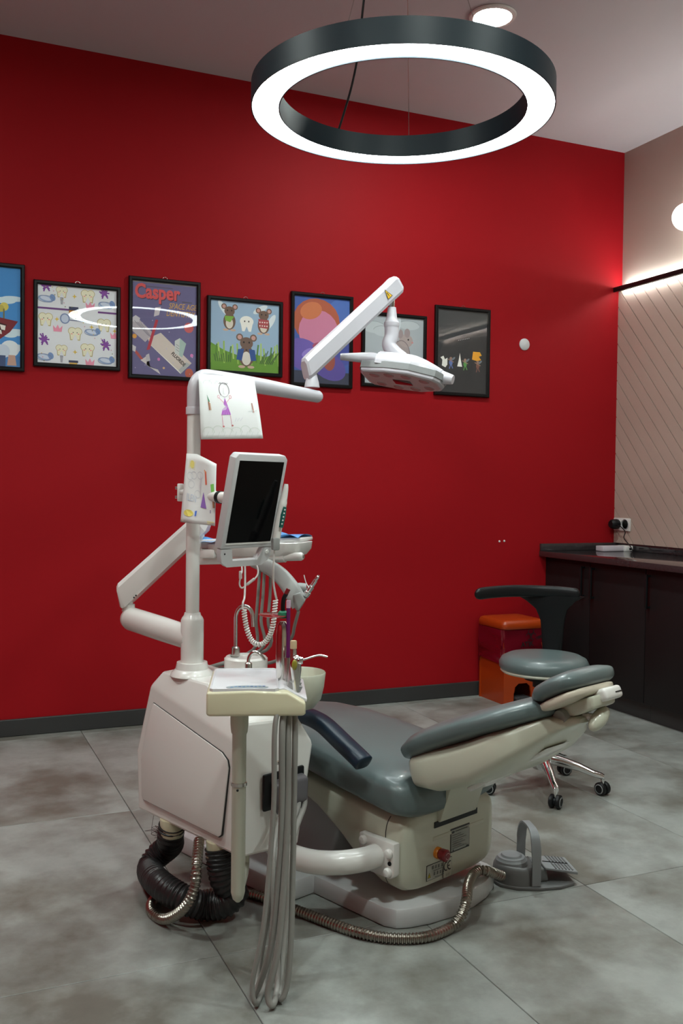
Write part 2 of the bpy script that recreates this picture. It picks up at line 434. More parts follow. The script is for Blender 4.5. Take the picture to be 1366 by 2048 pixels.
# ------------------------------------------------------------------ pictures on the red wall
FRAME = mat('black_frame', (.004, .0045, .005), .35, spec=.25)
GLASS = glass_pane()
BACKING = mat('picture_backing', (.3, .3, .3), .8)
def picture(x0, x1, z0, z1, label, bg, draw):
    t = thing('framed_picture', ((x0+x1)/2, YB-.012, z0), label, 'picture', 'framed pictures on the red wall')
    W, H, bw, dp = x1-x0, z1-z0, .020, .022
    b_ = B()
    yb, yf = YB-.001, YB-dp
    def fr(x, z, d): return V((x, d, z))
    o_ = [(x0, z0), (x1, z0), (x1, z1), (x0, z1)]
    prof = [(0, yb), (0, yf+.004), (.004, yf), (bw-.006, yf), (bw, yf+.006), (bw, yb)]
    rings = []
    for cx, cz, sx, sz in ((x0, z0, 1, 1), (x1, z0, -1, 1), (x1, z1, -1, -1), (x0, z1, 1, -1)):
        rings.append([V((cx+sx*d, y, cz+sz*d)) for d, y in prof])
    b_.loft(rings, False, True); b_.build('frame', FRAME, t, 20)
    b_ = B(); b_.box(((x0+x1)/2, YB-.006, (z0+z1)/2), (W-.02, .006, H-.02)); b_.build('backing', BACKING, t, 0)
    iw, ih = W-2*bw, H-2*bw
    P = Print(lambda u, v, h: V((x0+bw+u*iw, YB-.0095-h, z0+bw+v*iw)))
    hh = ih/iw
    P.rect(0, 0, 1, hh, bg)
    draw(P, hh); 
    # keep everything inside the sheet
    def cl(p): return V((min(max(p.x, x0+bw-.002), x1-bw+.002), p.y, min(max(p.z, z0+bw-.002), z1-bw+.002)))
    P.v = [cl(p) for p in P.v]
    P.build('print', t)
    b_ = B(); b_.box(((x0+x1)/2, YB-.0165, (z0+z1)/2), (iw+.004, .002, ih+.004)); b_.build('glass', GLASS, t, 0)
    b_ = B(); b_.tube([V(((x0+x1)/2, YB-.012, z1)) + V((.012*cos(radians(a)), 0, .010*sin(radians(a)))) for a in range(0, 181, 20)], .0013, 6); b_.build('hanging_loop', STEEL, t)
    return t
def pic_sky(P, h):
    for cx, cy, rx, ry in ((.9, .98, .16, .04), (.8, .95, .14, .05), (.94, .5, .16, .05), (.86, .46, .1, .04), (.3, 1.05, .3, .06), (.95, .28, .12, .05)): P.ell(cx, cy, rx, ry, (205, 226, 240))
    P.rect(0, 0, 1, .16, (70, 130, 190))
    P.ell(.78, .86, .06, .06, (214, 200, 96)); P.ell(.74, .83, .04, .05, (190, 176, 80)); P.rect(.765, .62, .785, .83, (120, 110, 60))
    P.poly([(.2, .8), (.6, .72), (.97, .66), (.86, .5), (.7, .37), (.3, .33), (.1, .5)], (120, 26, 38))
    P.poly([(.25, .74), (.6, .66), (.82, .6), (.74, .48), (.3, .42)], (60, 14, 22))
    for i in range(5): P.poly([(.36+.09*i, .69-.022*i), (.44+.09*i, .675-.022*i), (.43+.09*i, .60-.02*i), (.38+.09*i, .61-.02*i)], (232, 230, 222))
    for i in range(4): P.poly([(.4+.09*i, .45+.005*i), (.48+.09*i, .45+.005*i), (.47+.09*i, .52), (.42+.09*i, .52)], (226, 224, 216))
    P.ell(.86, .26, .13, .12, (220, 230, 240)); P.ell(.76, .22, .1, .1, (200, 214, 228)); P.poly([(.82, .02), (.95, .02), (.93, .17), (.84, .17)], (196, 158, 140)); P.rect(.5, 0, .8, .16, (60, 80, 120))
def tooth(P, x, y, s, col=(240, 232, 205), line=(190, 176, 120)):
    for k, c in ((1.0, line), (.86, col)):
        P.ell(x-.30*s*1, y+.25*s, .42*s*k, .40*s*k, c); P.ell(x+.30*s, y+.25*s, .42*s*k, .40*s*k, c)
        P.poly([(x-.6*s*k, y+.2*s), (x+.6*s*k, y+.2*s), (x+.5*s*k, y-.7*s*k), (x+.28*s*k, y-.7*s*k), (x, y-.1*s), (x-.28*s*k, y-.7*s*k), (x-.5*s*k, y-.7*s*k)], c)
    P.ell(x-.2*s, y+.1*s, .05*s, .06*s, (60, 50, 50), n=8); P.ell(x+.2*s, y+.1*s, .05*s, .06*s, (60, 50, 50), n=8)
    P.ell(x-.34*s, y-.04*s, .09*s, .06*s, (236, 150, 140), n=8); P.ell(x+.34*s, y-.04*s, .09*s, .06*s, (236, 150, 140), n=8)
def implant(P, x, y, s):
    tooth(P, x, y+.2*s, s*.8)
    for k in range(5): P.rect(x-.16*s+.015*s*k, y-.45*s-.14*s*k, x+.16*s-.015*s*k, y-.37*s-.14*s*k, (96, 96, 110))
def burst(P, x, y, r):
    for k in range(11):
        a = 2*pi*k/11+.2*sin(k*3)
        P.line([(x, y), (x+r*(.8+.2*sin(k*5))*cos(a), y+r*(.8+.2*sin(k*5))*sin(a))], .018, (120, 60, 150))
    P.ell(x, y, r*.45, r*.42, (132, 70, 160))
def tube_bug(P, x, y, s, fl_=1):
    P.ell(x, y, .095*s, .042*s, (150, 172, 205), -12*fl_); P.ell(x, y+.006, .07*s, .026*s, (206, 216, 232), -12*fl_); P.ell(x+.085*s*fl_, y+.022*s, .035*s, .045*s, (120, 150, 196), 20)
    P.loop(x, y, .095*s, .042*s, .006, (110, 125, 160))
def pic_pattern(P, h):
    for x, y in ((.30, .90), (.30, .15)): implant(P, x, y, .13)
    for x, y in ((.63, .90), (.63, .20), (.84, .54), (.10, .56), (.47, .40)): tooth(P, x, y, .125)
    P.rect(.0, .69, .44, .714, (110, 62, 130)); P.rect(.76, .69, 1.0, .714, (110, 62, 130)); P.rect(.39, .66, .50, .70, (186, 120, 40)); P.rect(.39, .70, .51, .745, (60, 66, 96)); P.rect(.40, .64, .49, .665, (222, 180, 90))
    P.rect(.39, .02, .51, .05, (60, 66, 96)); P.rect(.40, 0, .5, .02, (222, 180, 90))
    P.ell(.34, .585, .062, .068, (120, 140, 180)); P.ell(.34, .585, .047, .053, (196, 208, 226)); P.line([(.40, .57), (.70, .565)], .012, (110, 120, 150)); P.line([(.52, .568), (.6, .566)], .02, (140, 150, 176))
    for x, y in ((.08, .30), (.86, .28), (.10, .99), (.84, .96)): burst(P, x, y, .085)
    for x, y, s in ((.10, .82, 1), (.86, .80, 1), (.68, .43, .95), (.08, .07, 1), (.86, .07, 1)): tube_bug(P, x, y, s)
    for x, y in ((.25, .44), (.66, .77), (.98, .40), (.66, .03)):
        P.poly([(x-.05, y-.03), (x-.06, y+.05), (x-.025, y+.01), (x, y+.06), (x+.025, y+.01), (x+.06, y+.05), (x+.05, y-.03)], (236, 150, 176))
    for x, y in ((.46, .88), (.24, .57), (.68, .50), (.47, .16), (.98, .47)): P.star(x, y, .032, 4, (222, 190, 70), .35)
    for i in range(26): P.star((i*.377+.05) % 1, (i*.619+.12) % h, .011, 4, ((206, 180, 80), (120, 120, 60), (206, 150, 170))[i % 3], .4)
def pic_comic(P, h):
    P.rect(0, h-.02, 1, h, (150, 148, 150))
    P.text('Casper', .045, h-.26, .30, (70, 50, 70), 0, 0, .80, .012); P.text('Casper', .035, h-.25, .30, (214, 84, 84), 0, 0, .80, .010)
    P.rect(.2, h-.085, .62, h-.065, (92, 84, 110)); P.rect(.77, h-.28, .93, h-.26, (90, 84, 100))
    P.text('SPACE AGE', .56, h-.385, .125, (200, 156, 84), 0, .25, .70, .001); P.text('DENTISTRY', .52, h-.50, .125, (200, 156, 84), 0, .25, .70, .001)
    # toothpaste tube flying like a rocket
    P.poly([(.0, .80), (.08, .86), (.33, .64), (.20, .50), (.0, .66)], (178, 170, 176)); P.poly([(.0, .86), (.05, .90), (.12, .86), (.1, .79), (0, .8)], (200, 196, 200))
    for k in range(3): P.line([(.03+.05*k, .82-.02*k), (.28+.03*k-.03, .58-.02*k+.02)], .008, (130, 124, 136))
    P.poly([(.24, .56), (.44, .66), (.93, .22), (.74, .06), (.27, .47)], (206, 194, 184)); P.poly([(.24, .50), (.27, .47), (.76, .04), (.74, .08)], (236, 228, 220))
    P.poly([(.76, .05), (.91, .20), (.84, .23), (.72, .10)], (176, 180, 178)); P.ell(.89, .06, .065, .075, (190, 96, 76))
    P.text('FLUORIDE', .60, .345, .075, (74, 64, 60), -42, 0, .8, .003)
    P.poly([(.66, .55), (.74, .60), (.84, .52), (.78, .30), (.66, .36)], (196, 200, 196)); P.poly([(.74, .60), (.84, .52), (.78, .30), (.73, .33)], (164, 186, 178))
    for k in range(3): P.line([(.68, .50-.04*k), (.73, .47-.04*k)], .006, (110, 106, 110))
    P.poly([(.22, .38), (.27, .39), (.40, .85), (.36, .86)], (176, 50, 66)); P.poly([(.33, .90), (.41, .93), (.44, 1.06), (.35, 1.04)], (200, 192, 196))
    # small rocket and planets
    P.poly([(.13, .22), (.24, .30), (.22, .15), (.44, .02), (.40, .09), (.28, .12)], (208, 200, 200)); P.poly([(.02, .40), (.09, .34), (.17, .24), (.13, .23), (.05, .32)], (176, 78, 72)); P.poly([(.0, .45), (.06, .42), (.05, .34), (0, .36)], (200, 196, 200)); P.poly([(.21, .30), (.26, .33), (.28, .22), (.22, .2)], (190, 186, 190))
    P.ell(.88, .77, .075, .08, (198, 92, 92)); P.ell(.035, .58, .035, .035, (220, 156, 70)); P.ell(.93, .34, .025, .028, (206, 120, 176)); P.ell(.41, .25, .022, .024, (206, 120, 176)); P.ell(.49, .12, .018, .018, (210, 170, 130))
    for i in range(14): P.star((i*.37+.2) % 1, (i*.53+.15) % .9, .012, 4, (186, 180, 206), .4)
def mouse(P, x, y, s, body=(110, 84, 70), cloth=None, belly=(214, 204, 190)):
    P.ell(x, y-.02*s, .10*s, .13*s, body); P.ell(x, y-.05*s, .06*s, .085*s, belly)
    P.ell(x, y+.14*s, .085*s, .075*s, body); P.ell(x-.09*s, y+.21*s, .045*s, .045*s, body); P.ell(x+.09*s, y+.21*s, .045*s, .045*s, body); P.ell(x-.09*s, y+.21*s, .028*s, .028*s, (196, 150, 140)); P.ell(x+.09*s, y+.21*s, .028*s, .028*s, (196, 150, 140))
    P.poly([(x-.04*s, y+.12*s), (x+.04*s, y+.12*s), (x, y+.05*s)], body); P.ell(x, y+.055*s, .014*s, .012*s, (60, 40, 40), n=8)
    P.ell(x-.035*s, y+.15*s, .011*s, .013*s, (20, 16, 16), n=8); P.ell(x+.035*s, y+.15*s, .011*s, .013*s, (20, 16, 16), n=8)
    if cloth: P.poly([(x-.11*s, y+.06*s), (x-.03*s, y+.07*s), (x-.06*s, y-.08*s), (x-.13*s, y-.07*s)], cloth); P.poly([(x+.11*s, y+.06*s), (x+.03*s, y+.07*s), (x+.06*s, y-.08*s), (x+.13*s, y-.07*s)], cloth)
    P.ell(x-.06*s, y-.155*s, .045*s, .018*s, (200, 170, 150)); P.ell(x+.06*s, y-.155*s, .045*s, .018*s, (200, 170, 150))
def pic_mice(P, h):
    P.poly([(0, 0), (1, 0), (1, .30), (.8, .22), (.6, .26), (.4, .22), (.2, .28), (0, .38)], (104, 150, 52))
    for i in range(16): x = i/15; P.line([(x, .10+.1*((i*7) % 3)/3), (x+.03*sin(i*2), .34+.09*((i*5) % 4)/4)], .022, ((150, 186, 84), (86, 132, 44), (170, 196, 110))[i % 3])
    for i in range(8): P.line([(.72+.025*i, .12), (.78+.03*i, .25+.03*(i % 3))], .012, (64, 92, 52)); P.line([(.08+.03*i, .12), (.05+.035*i, .22+.02*(i % 3))], .012, (74, 104, 52))
    for cx, cy, r in ((.18, .86, 35), (.72, .88, -60), (.88, .72, -30)): P.ell(cx, cy, .12, .04, (214, 222, 226), 90+r)
    mouse(P, .27, .70, .88); P.poly([(.20, .755), (.34, .755), (.28, .67), (.21, .69)], (120, 170, 60))
    mouse(P, .77, .68, .88); P.poly([(.69, .75), (.85, .74), (.83, .62), (.70, .63)], (168, 70, 74))
    for i in range(8): P.ell(.715+.035*(i % 4), .655+.05*(i//4), .010, .010, (236, 220, 214), n=8)
    P.ell(.52, .70, .10, .075, (234, 232, 224)); P.poly([(.43, .68), (.61, .68), (.585, .56), (.55, .56), (.52, .63), (.49, .56), (.455, .56)], (234, 232, 224)); P.ell(.49, .70, .010, .013, (60, 50, 50), n=8); P.ell(.55, .70, .010, .013, (60, 50, 50), n=8)
    mouse(P, .52, .24, 1.12, (112, 88, 76), (46, 80, 140), (216, 210, 200))
def pic_colour(P, h):
    # plain generic colour composition
    P.rect(0, 0, 1, .2, (52, 58, 78)); P.ell(.85, 1.0, .3, .45, (70, 104, 176)); P.ell(.9, .62, .2, .3, (62, 74, 150))
    P.ell(.40, 1.03, .42, .38, (170, 84, 56)); P.ell(.44, .86, .36, .36, (196, 120, 150)); P.ell(.30, 1.2, .2, .14, (196, 112, 70), 20)
    P.ell(.18, .46, .36, .26, (104, 86, 166), -20); P.ell(.62, .30, .34, .22, (86, 72, 150), -25); P.ell(.62, .42, .12, .2, (150, 74, 62), 10); P.ell(.5, .62, .17, .07, (160, 70, 96)); P.ell(.25, .50, .12, .06, (140, 120, 196), 30)
def pic_grey_mouse(P, h):
    for cx, cy, rx, ry in ((.15, .85, .2, .09), (.3, .8, .16, .08), (.85, .25, .2, .1), (.15, .2, .22, .1), (.5, .12, .2, .07), (.75, .92, .18, .07)): P.ell(cx, cy, rx, ry, (182, 190, 194)); P.loop(cx, cy, rx, ry, .008, (140, 148, 154), 10, 170)
    P.ell(.62, .46, .15, .22, (158, 146, 146)); P.ell(.70, .68, .12, .10, (166, 152, 150)); P.ell(.60, .78, .05, .07, (150, 136, 138)); P.ell(.72, .80, .05, .07, (150, 136, 138)); P.ell(.74, .70, .014, .016, (50, 44, 46), n=10); P.ell(.81, .66, .018, .015, (190, 130, 130), n=10)
    P.loop(.62, .46, .15, .22, .012, (120, 108, 112)); P.line([(.50, .30), (.38, .25), (.30, .32), (.24, .46)], .018, (130, 112, 116)); P.ell(.55, .9, .05, .16, (196, 204, 210), -10); P.ell(.66, .38, .08, .13, (184, 176, 172)); P.line([(.35, .30), (.42, .48), (.50, .58)], .012, (150, 70, 80))
def pic_fairies(P, h):
    P.poly([(0, h*.60), (1, h*.72), (1, h), (0, h)], (60, 62, 64))
    def fairy(x, y, c):
        P.ell(x, y+.02, .035, .05, c); P.ell(x, y+.09, .028, .028, (150, 120, 104)); P.line([(x, y), (x-.03, y-.09)], .018, c); P.line([(x, y), (x+.04, y-.08)], .018, c); P.line([(x, y+.05), (x-.06, y+.08)], .014, (150, 120, 104)); P.line([(x, y+.05), (x+.06, y+.03)], .014, (150, 120, 104)); P.ell(x+.05, y+.09, .045, .018, (110, 122, 130), 40)
    P.poly([(.06, .60), (.10, .56), (.09, .46), (.16, .43), (.20, .48), (.20, .60), (.15, .57), (.12, .63)], (226, 226, 220)); fairy(.27, .50, (96, 116, 170))
    P.poly([(.40, .46), (.50, .46), (.47, .58), (.45, .70), (.43, .58)], (232, 232, 226)); fairy(.56, .49, (90, 150, 80))
    P.poly([(.70, .60), (.72, .74), (.86, .74), (.90, .68), (.84, .66), (.89, .60), (.80, .58)], (226, 160, 40)); fairy(.82, .47, (120, 82, 70))
    for i in range(7): P.ell(.42+.035*i, .92+.008*i, .007, .006, (190, 196, 196), n=8)  # row of lamp reflections painted into the print
picture(.062, .440, 1.80, 2.320, 'framed poster of a red toothy mouth under blue sky, leftmost picture', (64, 140, 205), pic_sky)
picture(.481, .905, 1.831, 2.255, 'square framed print of a repeating teeth and germ pattern on white', (226, 230, 236), pic_pattern)
picture(.946, 1.322, 1.800, 2.320, 'framed purple comic cover with a toothpaste tube in space', (104, 98, 138), pic_comic)
picture(1.359, 1.784, 1.848, 2.258, 'framed picture of three mice with a tooth over green grass', (150, 176, 200), pic_mice)
picture(1.832, 2.205, 1.808, 2.324, 'framed print in orange, pink and violet behind the lamp arm', (60, 88, 160), pic_colour)
picture(2.262, 2.677, 1.828, 2.254, 'framed pale grey mouse drawing partly hidden by the lamp head', (164, 172, 178), pic_grey_mouse)
picture(2.734, 3.111, 1.802, 2.328, 'framed dark print of tiny tooth fairies, rightmost picture', (44, 46, 48), pic_fairies)
b_ = B(); b_.lathe([(.0, 0), (.036, 0), (.036, .006), (.028, .012), (.0, .014)], (3.366, YB, 2.142), 28, (0, -1, 0), caps=False)
tag(b_.build('blanking_disc', mat('white_cap', (.62, .64, .66), .4)), 'round white blanking disc on the red wall beside the rightmost picture', 'wall disc')
for i, (x, z) in enumerate(((3.21, .932), (3.245, .934))):
    b_ = B(); b_.lathe([(0, 0), (.007, 0), (.005, .004), (0, .005)], (x, YB, z), 12, (0, -1, 0), caps=False)
    tag(b_.build('wall_plug', WHITE), ('left' if i == 0 else 'right') + ' one of two tiny white wall plugs above the orange bin', 'wall plug', 'tiny white wall plugs')

# ------------------------------------------------------------------ counter along the right wall
CF = 3.55
CABM = mat('dark_cabinet_laminate', (.011, .009, .0095), .5, spec=.3)
CTOP = mat('dark_stone_worktop', (.035, .031, .033), .12, coat=.4, var=.15, vscale=60)
YS = 2.60
b_ = B(); b_.box(((3.5+XR)/2-.001, (YS+YB)/2, .853), (XR-3.5-.004, YB-YS-.004, .035), .003)
wt = b_.build('worktop', CTOP); tag(wt, 'glossy dark stone worktop with upstand along the beige wall', 'worktop')
b_ = B(); b_.box((XR-.012, (YS+YB)/2, .893), (.018, YB-YS-.006, .045), .002); b_.build('upstand', CTOP, wt)
b_ = B(); b_.box(((3.5+XR)/2-.012, YB-.012, .893), (XR-3.5-.03, .018, .045), .002); b_.build('upstand', CTOP, wt)
def cabinet(y0, y1, doors, label):
    t = thing('base_cabinet', ((CF+XR)/2, (y0+y1)/2, 0), label, 'cabinet', 'dark base cabinets under the worktop')
    b_ = B(); b_.box(((CF+.02+XR-.004)/2, (y0+y1)/2, .4655), (XR-CF-.024, y1-y0-.002, .737)); b_.build('body', CABM, t, 0)
    b_ = B(); b_.box(((CF+.05+XR-.004)/2, (y0+y1)/2, .049), (XR-CF-.054, y1-y0-.002, .096)); b_.build('plinth', BASEM, t, 0)
    for d0, d1, hy in doors:
        b_ = B(); b_.box((CF+.009, (d0+d1)/2, .467), (.018, d1-d0-.004, .73), .0015); d = b_.build('door', CABM, t)
        b_ = B(); b_.box((CF-.024, hy, .712), (.012, .016, .185), .002)
        b_.box((CF-.011, hy, .796), (.024, .012, .012)); b_.box((CF-.011, hy, .628), (.024, .012, .012)); b_.build('handle', BLACK, d)
cabinet(4.02, 4.925, ((4.49, 4.925, 4.545), (4.02, 4.49, 4.455)), 'dark two-door base cabinet in the corner by the red wall')
cabinet(3.55, 4.02, ((3.55, 4.02, 3.99),), 'dark single-door base cabinet behind the headrest')
cabinet(2.60, 3.55, ((3.075, 3.55, 3.12), (2.60, 3.075, 3.03)), 'dark two-door base cabinet at the near end of the counter')
# white box on the worktop
t = thing('small_device_box', (3.97, 4.78, .8705), 'small white device box lying on the dark worktop', 'box')
b_ = B(); b_.box((3.95, 4.80, .887), (.17, .075, .032), .003); b_.build('case', mat('pale_lilac_plastic', (.6, .55, .6), .4), t)
b_ = B(); b_.box((4.052, 4.785, .887), (.06, .085, .036), .006); b_.build('end_cap', WHITE, t)
b_ = B(); b_.box((4.06, 4.741, .885), (.02, .003, .012)); b_.build('socket', BLACK, t, 0)
# outlet, charger and cord
t = thing('wall_socket', (PX, 4.845, 1.0), 'white wall socket on the diagonal boards in the corner', 'socket')
b_ = B(); b_.box((PX-.006, 4.845, 1.035), (.012, .155, .082), .005); b_.build('plate', WHITE, t)
for y in (4.885, 4.81):
    b_ = B(); b_.lathe([(.0, .008), (.028, .008), (.031, .0125), (.034, .0125), (.034, 0)], (PX-.004, y, 1.036), 22, (-1, 0, 0)); b_.build('socket_ring', mat('socket_grey', (.42, .43, .44), .4), t)
t = thing('plug_charger', (PX-.03, 4.875, 1.0), 'black plug charger pushed into the corner wall socket', 'charger')
b_ = B(); b_.lathe([(.0, .012), (.03, .012), (.033, .03), (.03, .06), (.022, .07), (0, .07)], (PX-.0, 4.88, 1.036), 20, (-1, 0, 0), caps=False); b_.build('plug_body', BLACK, t)
b_ = B(); b_.tube(catmull([(PX-.045, 4.855, 1.03), (PX-.05, 4.80, 1.02), (PX-.04, 4.775, .99), (PX-.035, 4.79, .95), (PX-.045, 4.72, .905), (PX-.05, 4.69, .876), (PX-.09, 4.66, .875)]), .0032, 8); b_.build('cord', BLACK, t)

# ------------------------------------------------------------------ orange waste bin
ORANGE = mat('orange_plastic', (.40, .045, .003), .35, coat=.2)
bx0, bx1, by0, by1 = 3.052, 3.335, 4.635, 4.895
t = thing('pedal_bin', ((bx0+bx1)/2, (by0+by1)/2, 0), 'orange pedal bin with flat lid standing by the red wall', 'bin')
b_ = B()
cx_, cy_ = (bx0+bx1)/2, (by0+by1)/2
def brect(z, gx, gy, r=.02): return [V((cx_+x, cy_+y, z)) for x, y in rrect(bx1-bx0+gx, by1-by0+gy, r, 3)]
arch = [(-.045-.02, 0), (-.045-.015, .085), (-.04, .115), (0, .122), (.04, .115), (.06, .085), (.065, 0)]
# front wall with arch, other walls plain
front = [(-.136, 0), (-.066, 0)] + [(-.064, .06), (-.055, .098), (-.03, .118), (.03, .118), (.055, .098), (.064, .06)] + [(.066, 0), (.136, 0), (.136, .44), (-.136, .44)]
b_.prism(front, lambda x, y, d: V((cx_+x*(1-.06*(1-y/.44)), d, y)), by0, by0+.012)
for sx in (-1, 1): b_.prism([(by0+.002, 0), (by1, 0), (by1, .44), (by0+.002, .44)], lambda x, y, d: V((d-sx*.008*(1-y/.44), x, y)), cx_+sx*.136, cx_+sx*.124)
b_.box((cx_, by1-.006, .22), (.27, .012, .44)); b_.box((cx_, cy_+.02, .135), (.25, .20, .01))
bb = b_.build('body', ORANGE, t)
b_ = B(); rings = [[V((cx_+x, cy_+y, z)) for x, y in rrect(.285+g, .275+g, .03, 4)] for z, g in ((.438, .004), (.444, .012), (.468, .010), (.484, -.004), (.490, -.03), (.4905, -.16))]
b_.loft(rings); lid = b_.build('lid', ORANGE, t, 50)
b_ = B(); b_.box((cx_, by0+.02, .032), (.10, .075, .014), .004); b_.build('pedal', DARKG, t)
BAGM = mat('red_bag_film', (.16, .003, .012), .22, coat=.5, bump=.5, bscale=22)
def bagpt(k, z):
    pr = rrect(.292, .268, .02, 5); n = len(pr); x, y = pr[k % n]
    wob = .010*sin(k*1.9+z*37)+.007*sin(k*4.3-z*61)
    return x*(1+wob*2.2), y*(1+wob*2.2)
b_ = B(); rings = []
nk = len(rrect(.292, .268, .02, 5))
for zi in range(8):
    z = .437-.025*zi
    ring = []
    for k in range(nk):
        x, y = bagpt(k, z); lo = .05*(0.5+.5*sin(k*.9))*(zi/7)
        # sags lower at the left front corner
        sag = .08*max(0, .5-(x+.146)/.292)*(zi/7) if y < 0 else 0
        ring.append(V((cx_+x, cy_+y, z-lo-sag*.6)))
    rings.append(ring)
b_.loft(rings, False); bag = b_.build('bin_liner', BAGM, None, 60); tag(bag, 'shiny red plastic liner hanging over the rim of the orange bin', 'bin bag')
P = Print(lambda u, v, h: V((cx_-.02+u*.15, by0-.014-h*8, .31+v*.15)))
INK = (26, 6, 10)
for a in (90, 210, 330):
    x, y = .42+.12*cos(radians(a)), .62+.12*sin(radians(a)); P.loop(x, y, .12, .12, .035, INK, a+40, a+320, 18)
P.ell(.42, .62, .05, .05, INK); P.text('ATIK', -.02, .16, .26, INK, 4, 0, 1, .01); P.text('TIBBI', .66, .40, .16, INK, 18, 0, 1, .008)
P.build('print', bag)

# ------------------------------------------------------------------ stool
SC = V((2.36, 3.275, 0))
st = thing('dental_stool', SC, 'round grey swivel stool with black curved arm support and chrome wheeled base', 'stool')
b_ = B(); b_.lathe([(.0, .566), (.10, .566), (.150, .562), (.174, .550), (.185, .530), (.184, .512), (.176, .502), (0, .502)], SC, 48, caps=False); b_.build('seat', VINYL, st, 60)
b_ = B(); b_.lathe([(.0, .503), (.176, .503), (.179, .497), (.172, .490), (0, .488)], SC, 48, caps=False); b_.build('seat_rim', IVORY, st, 40)
b_ = B(); b_.lathe([(.08, .488), (.08, .46), (.045, .452), (.045, .43)], SC, 24); b_.build('seat_mount', BLACK, st)
b_ = B(); b_.lathe([(.028, .43), (.028, .28), (.022, .278), (.022, .14)], SC, 24); b_.build('gas_lift', CHROME, st)
b_ = B(); b_.lathe([(.034, .155), (.042, .148), (.046, .10), (.04, .088), (.02, .085)], SC, 24); b_.build('hub', CHROME, st)
for k in range(5):
    a = radians(247+72*k); d = V((cos(a), sin(a), 0)); n_ = V((-sin(a), cos(a), 0))
    b_ = B(); rings = []
    for s, z, hw, hh in ((.03, .128, .020, .022), (.08, .122, .019, .020), (.15, .106, .016, .017), (.21, .085, .014, .013), (.242, .078, .013, .012), (.252, .074, .010, .008)):
        c = SC + d*s + V((0, 0, z)); rings.append(sring(c, n_, V((0, 0, 1)), hw, hh, 3.2, 16))
    b_.loft(rings); leg = b_.build('leg', CHROME, st, 50)
    cp = SC + d*.245
    b_ = B(); b_.lathe([(.008, .085), (.008, .045)], cp, 12); b_.build('caster_stem', CHROME, leg)
    wa = radians(247+72*k+55); wd = V((cos(wa), sin(wa), 0)); c = cp + V((0, 0, .0275))
    b_ = B()
    for s in (-1, 1): b_.lathe([(.006, -.008), (.022, -.009), (.027, -.005), (.027, .005), (.022, .009), (.006, .008)], c+wd*.014*s, 20, wd)
    b_.lathe([(.016, -.008), (.016, .008)], c, 12, wd); b_.build('caster', BLACK, leg)
    for s in (-1, 1):
        b_ = B(); b_.lathe([(.020, 0), (.0165, .0015), (.0165, .0)], c+wd*(.0235*s), 20, wd*s, caps=False); b_.build('wheel_ring', MIDGREY, leg)
# T-shaped arm support
sd = V((.745, .667, 0)); sn = V((.755, -.656, 0))
base = SC + sd*.20
b_ = B()
rings = []
for z, hw, ht, off in ((.47, .028, .012, -.05), (.485, .03, .014, .0), (.53, .040, .015, .008), (.60, .046, .015, .008), (.68, .052, .015, .006), (.73, .068, .015, .003), (.765, .105, .016, 0), (.79, .15, .016, 0)):
    rings.append(sring(base + sd*off + V((0, 0, z)) + sn*(-.01 if z < .7 else -.01-.015*(z-.7)/.09), sn, sd, hw, ht, 3, 20))
b_.loft(rings); b_.build('arm_stem', BLACK, st, 50)
b_ = B(); pts = [base + sn*s + sd*o_ + V((0, 0, z)) for s, o_, z in ((.105, .00, .798), (.06, .004, .803), (0, .0, .806), (-.08, -.02, .808), (-.17, -.075, .81), (-.24, -.15, .808), (-.285, -.22, .804))]
pp = catmull(pts, 6); nn = len(pp)
rings = []
for i, p in enumerate(pp):
    t_ = (pp[min(i+1, nn-1)]-pp[max(i-1, 0)]).normalized(); s_ = t_.cross(V((0, 0, 1)))
    e_ = min(i, nn-1-i); k_ = (.35, .75, .93)[e_] if e_ < 3 else 1
    rings.append(sring(p, s_, V((0, 0, 1)), .016*k_, .026*k_, 2.4, 16))
b_.loft(rings); b_.build('arm_rest', BLACK, st, 60)

# ------------------------------------------------------------------ dental chair
TH = radians(20); OC = V((2.18*cos(TH), 2.18*sin(TH), 0))
MC = Matrix.Translation(OC) @ Matrix.Rotation(TH, 4, 'Z')
def LC(a, b_, z): return MC @ V((a, b_, z))
ch = thing('dental_chair', LC(0, 2.1, 0), 'reclined grey dental chair with white base and headrest', 'dental chair')
b_ = B(MC)
lobe = [(-.24, 2.40), (-.24, 1.845), (-.225, 1.808), (-.19, 1.785), (-.13, 1.762), (-.05, 1.748), (.05, 1.748), (.13, 1.762), (.19, 1.785), (.225, 1.808), (.24, 1.845), (.24, 2.40)]
b_.prism(lobe, lambda x, y, d: V((x, y, d)), 0, .058, .009)
b_.build('base_plate', mat('lilac_white_enamel', (.64, .66, .67), .3, coat=.3), ch, 30)
b_ = B(MC); b_.prism([(-.36, 2.14), (.36, 2.14), (.36, 2.75), (.30, 2.82), (-.30, 2.82), (-.36, 2.75)], lambda x, y, d: V((x, y, d)), 0, .064, .012)
b_.build('base_wing', mat('lilac_white_enamel', (.6, .585, .6)), ch, 30)
b_ = B(MC)
b_.hull([(-.17, 2.16, .05), (.17, 2.16, .05), (-.17, 2.62, .05), (.17, 2.62, .05), (-.15, 2.08, .30), (.15, 2.08, .30), (-.15, 2.42, .34), (.15, 2.42, .34)], .015)
b_.build('lift_cover', mat('pale_grey_plastic', (.36, .36, .37), .4), ch)
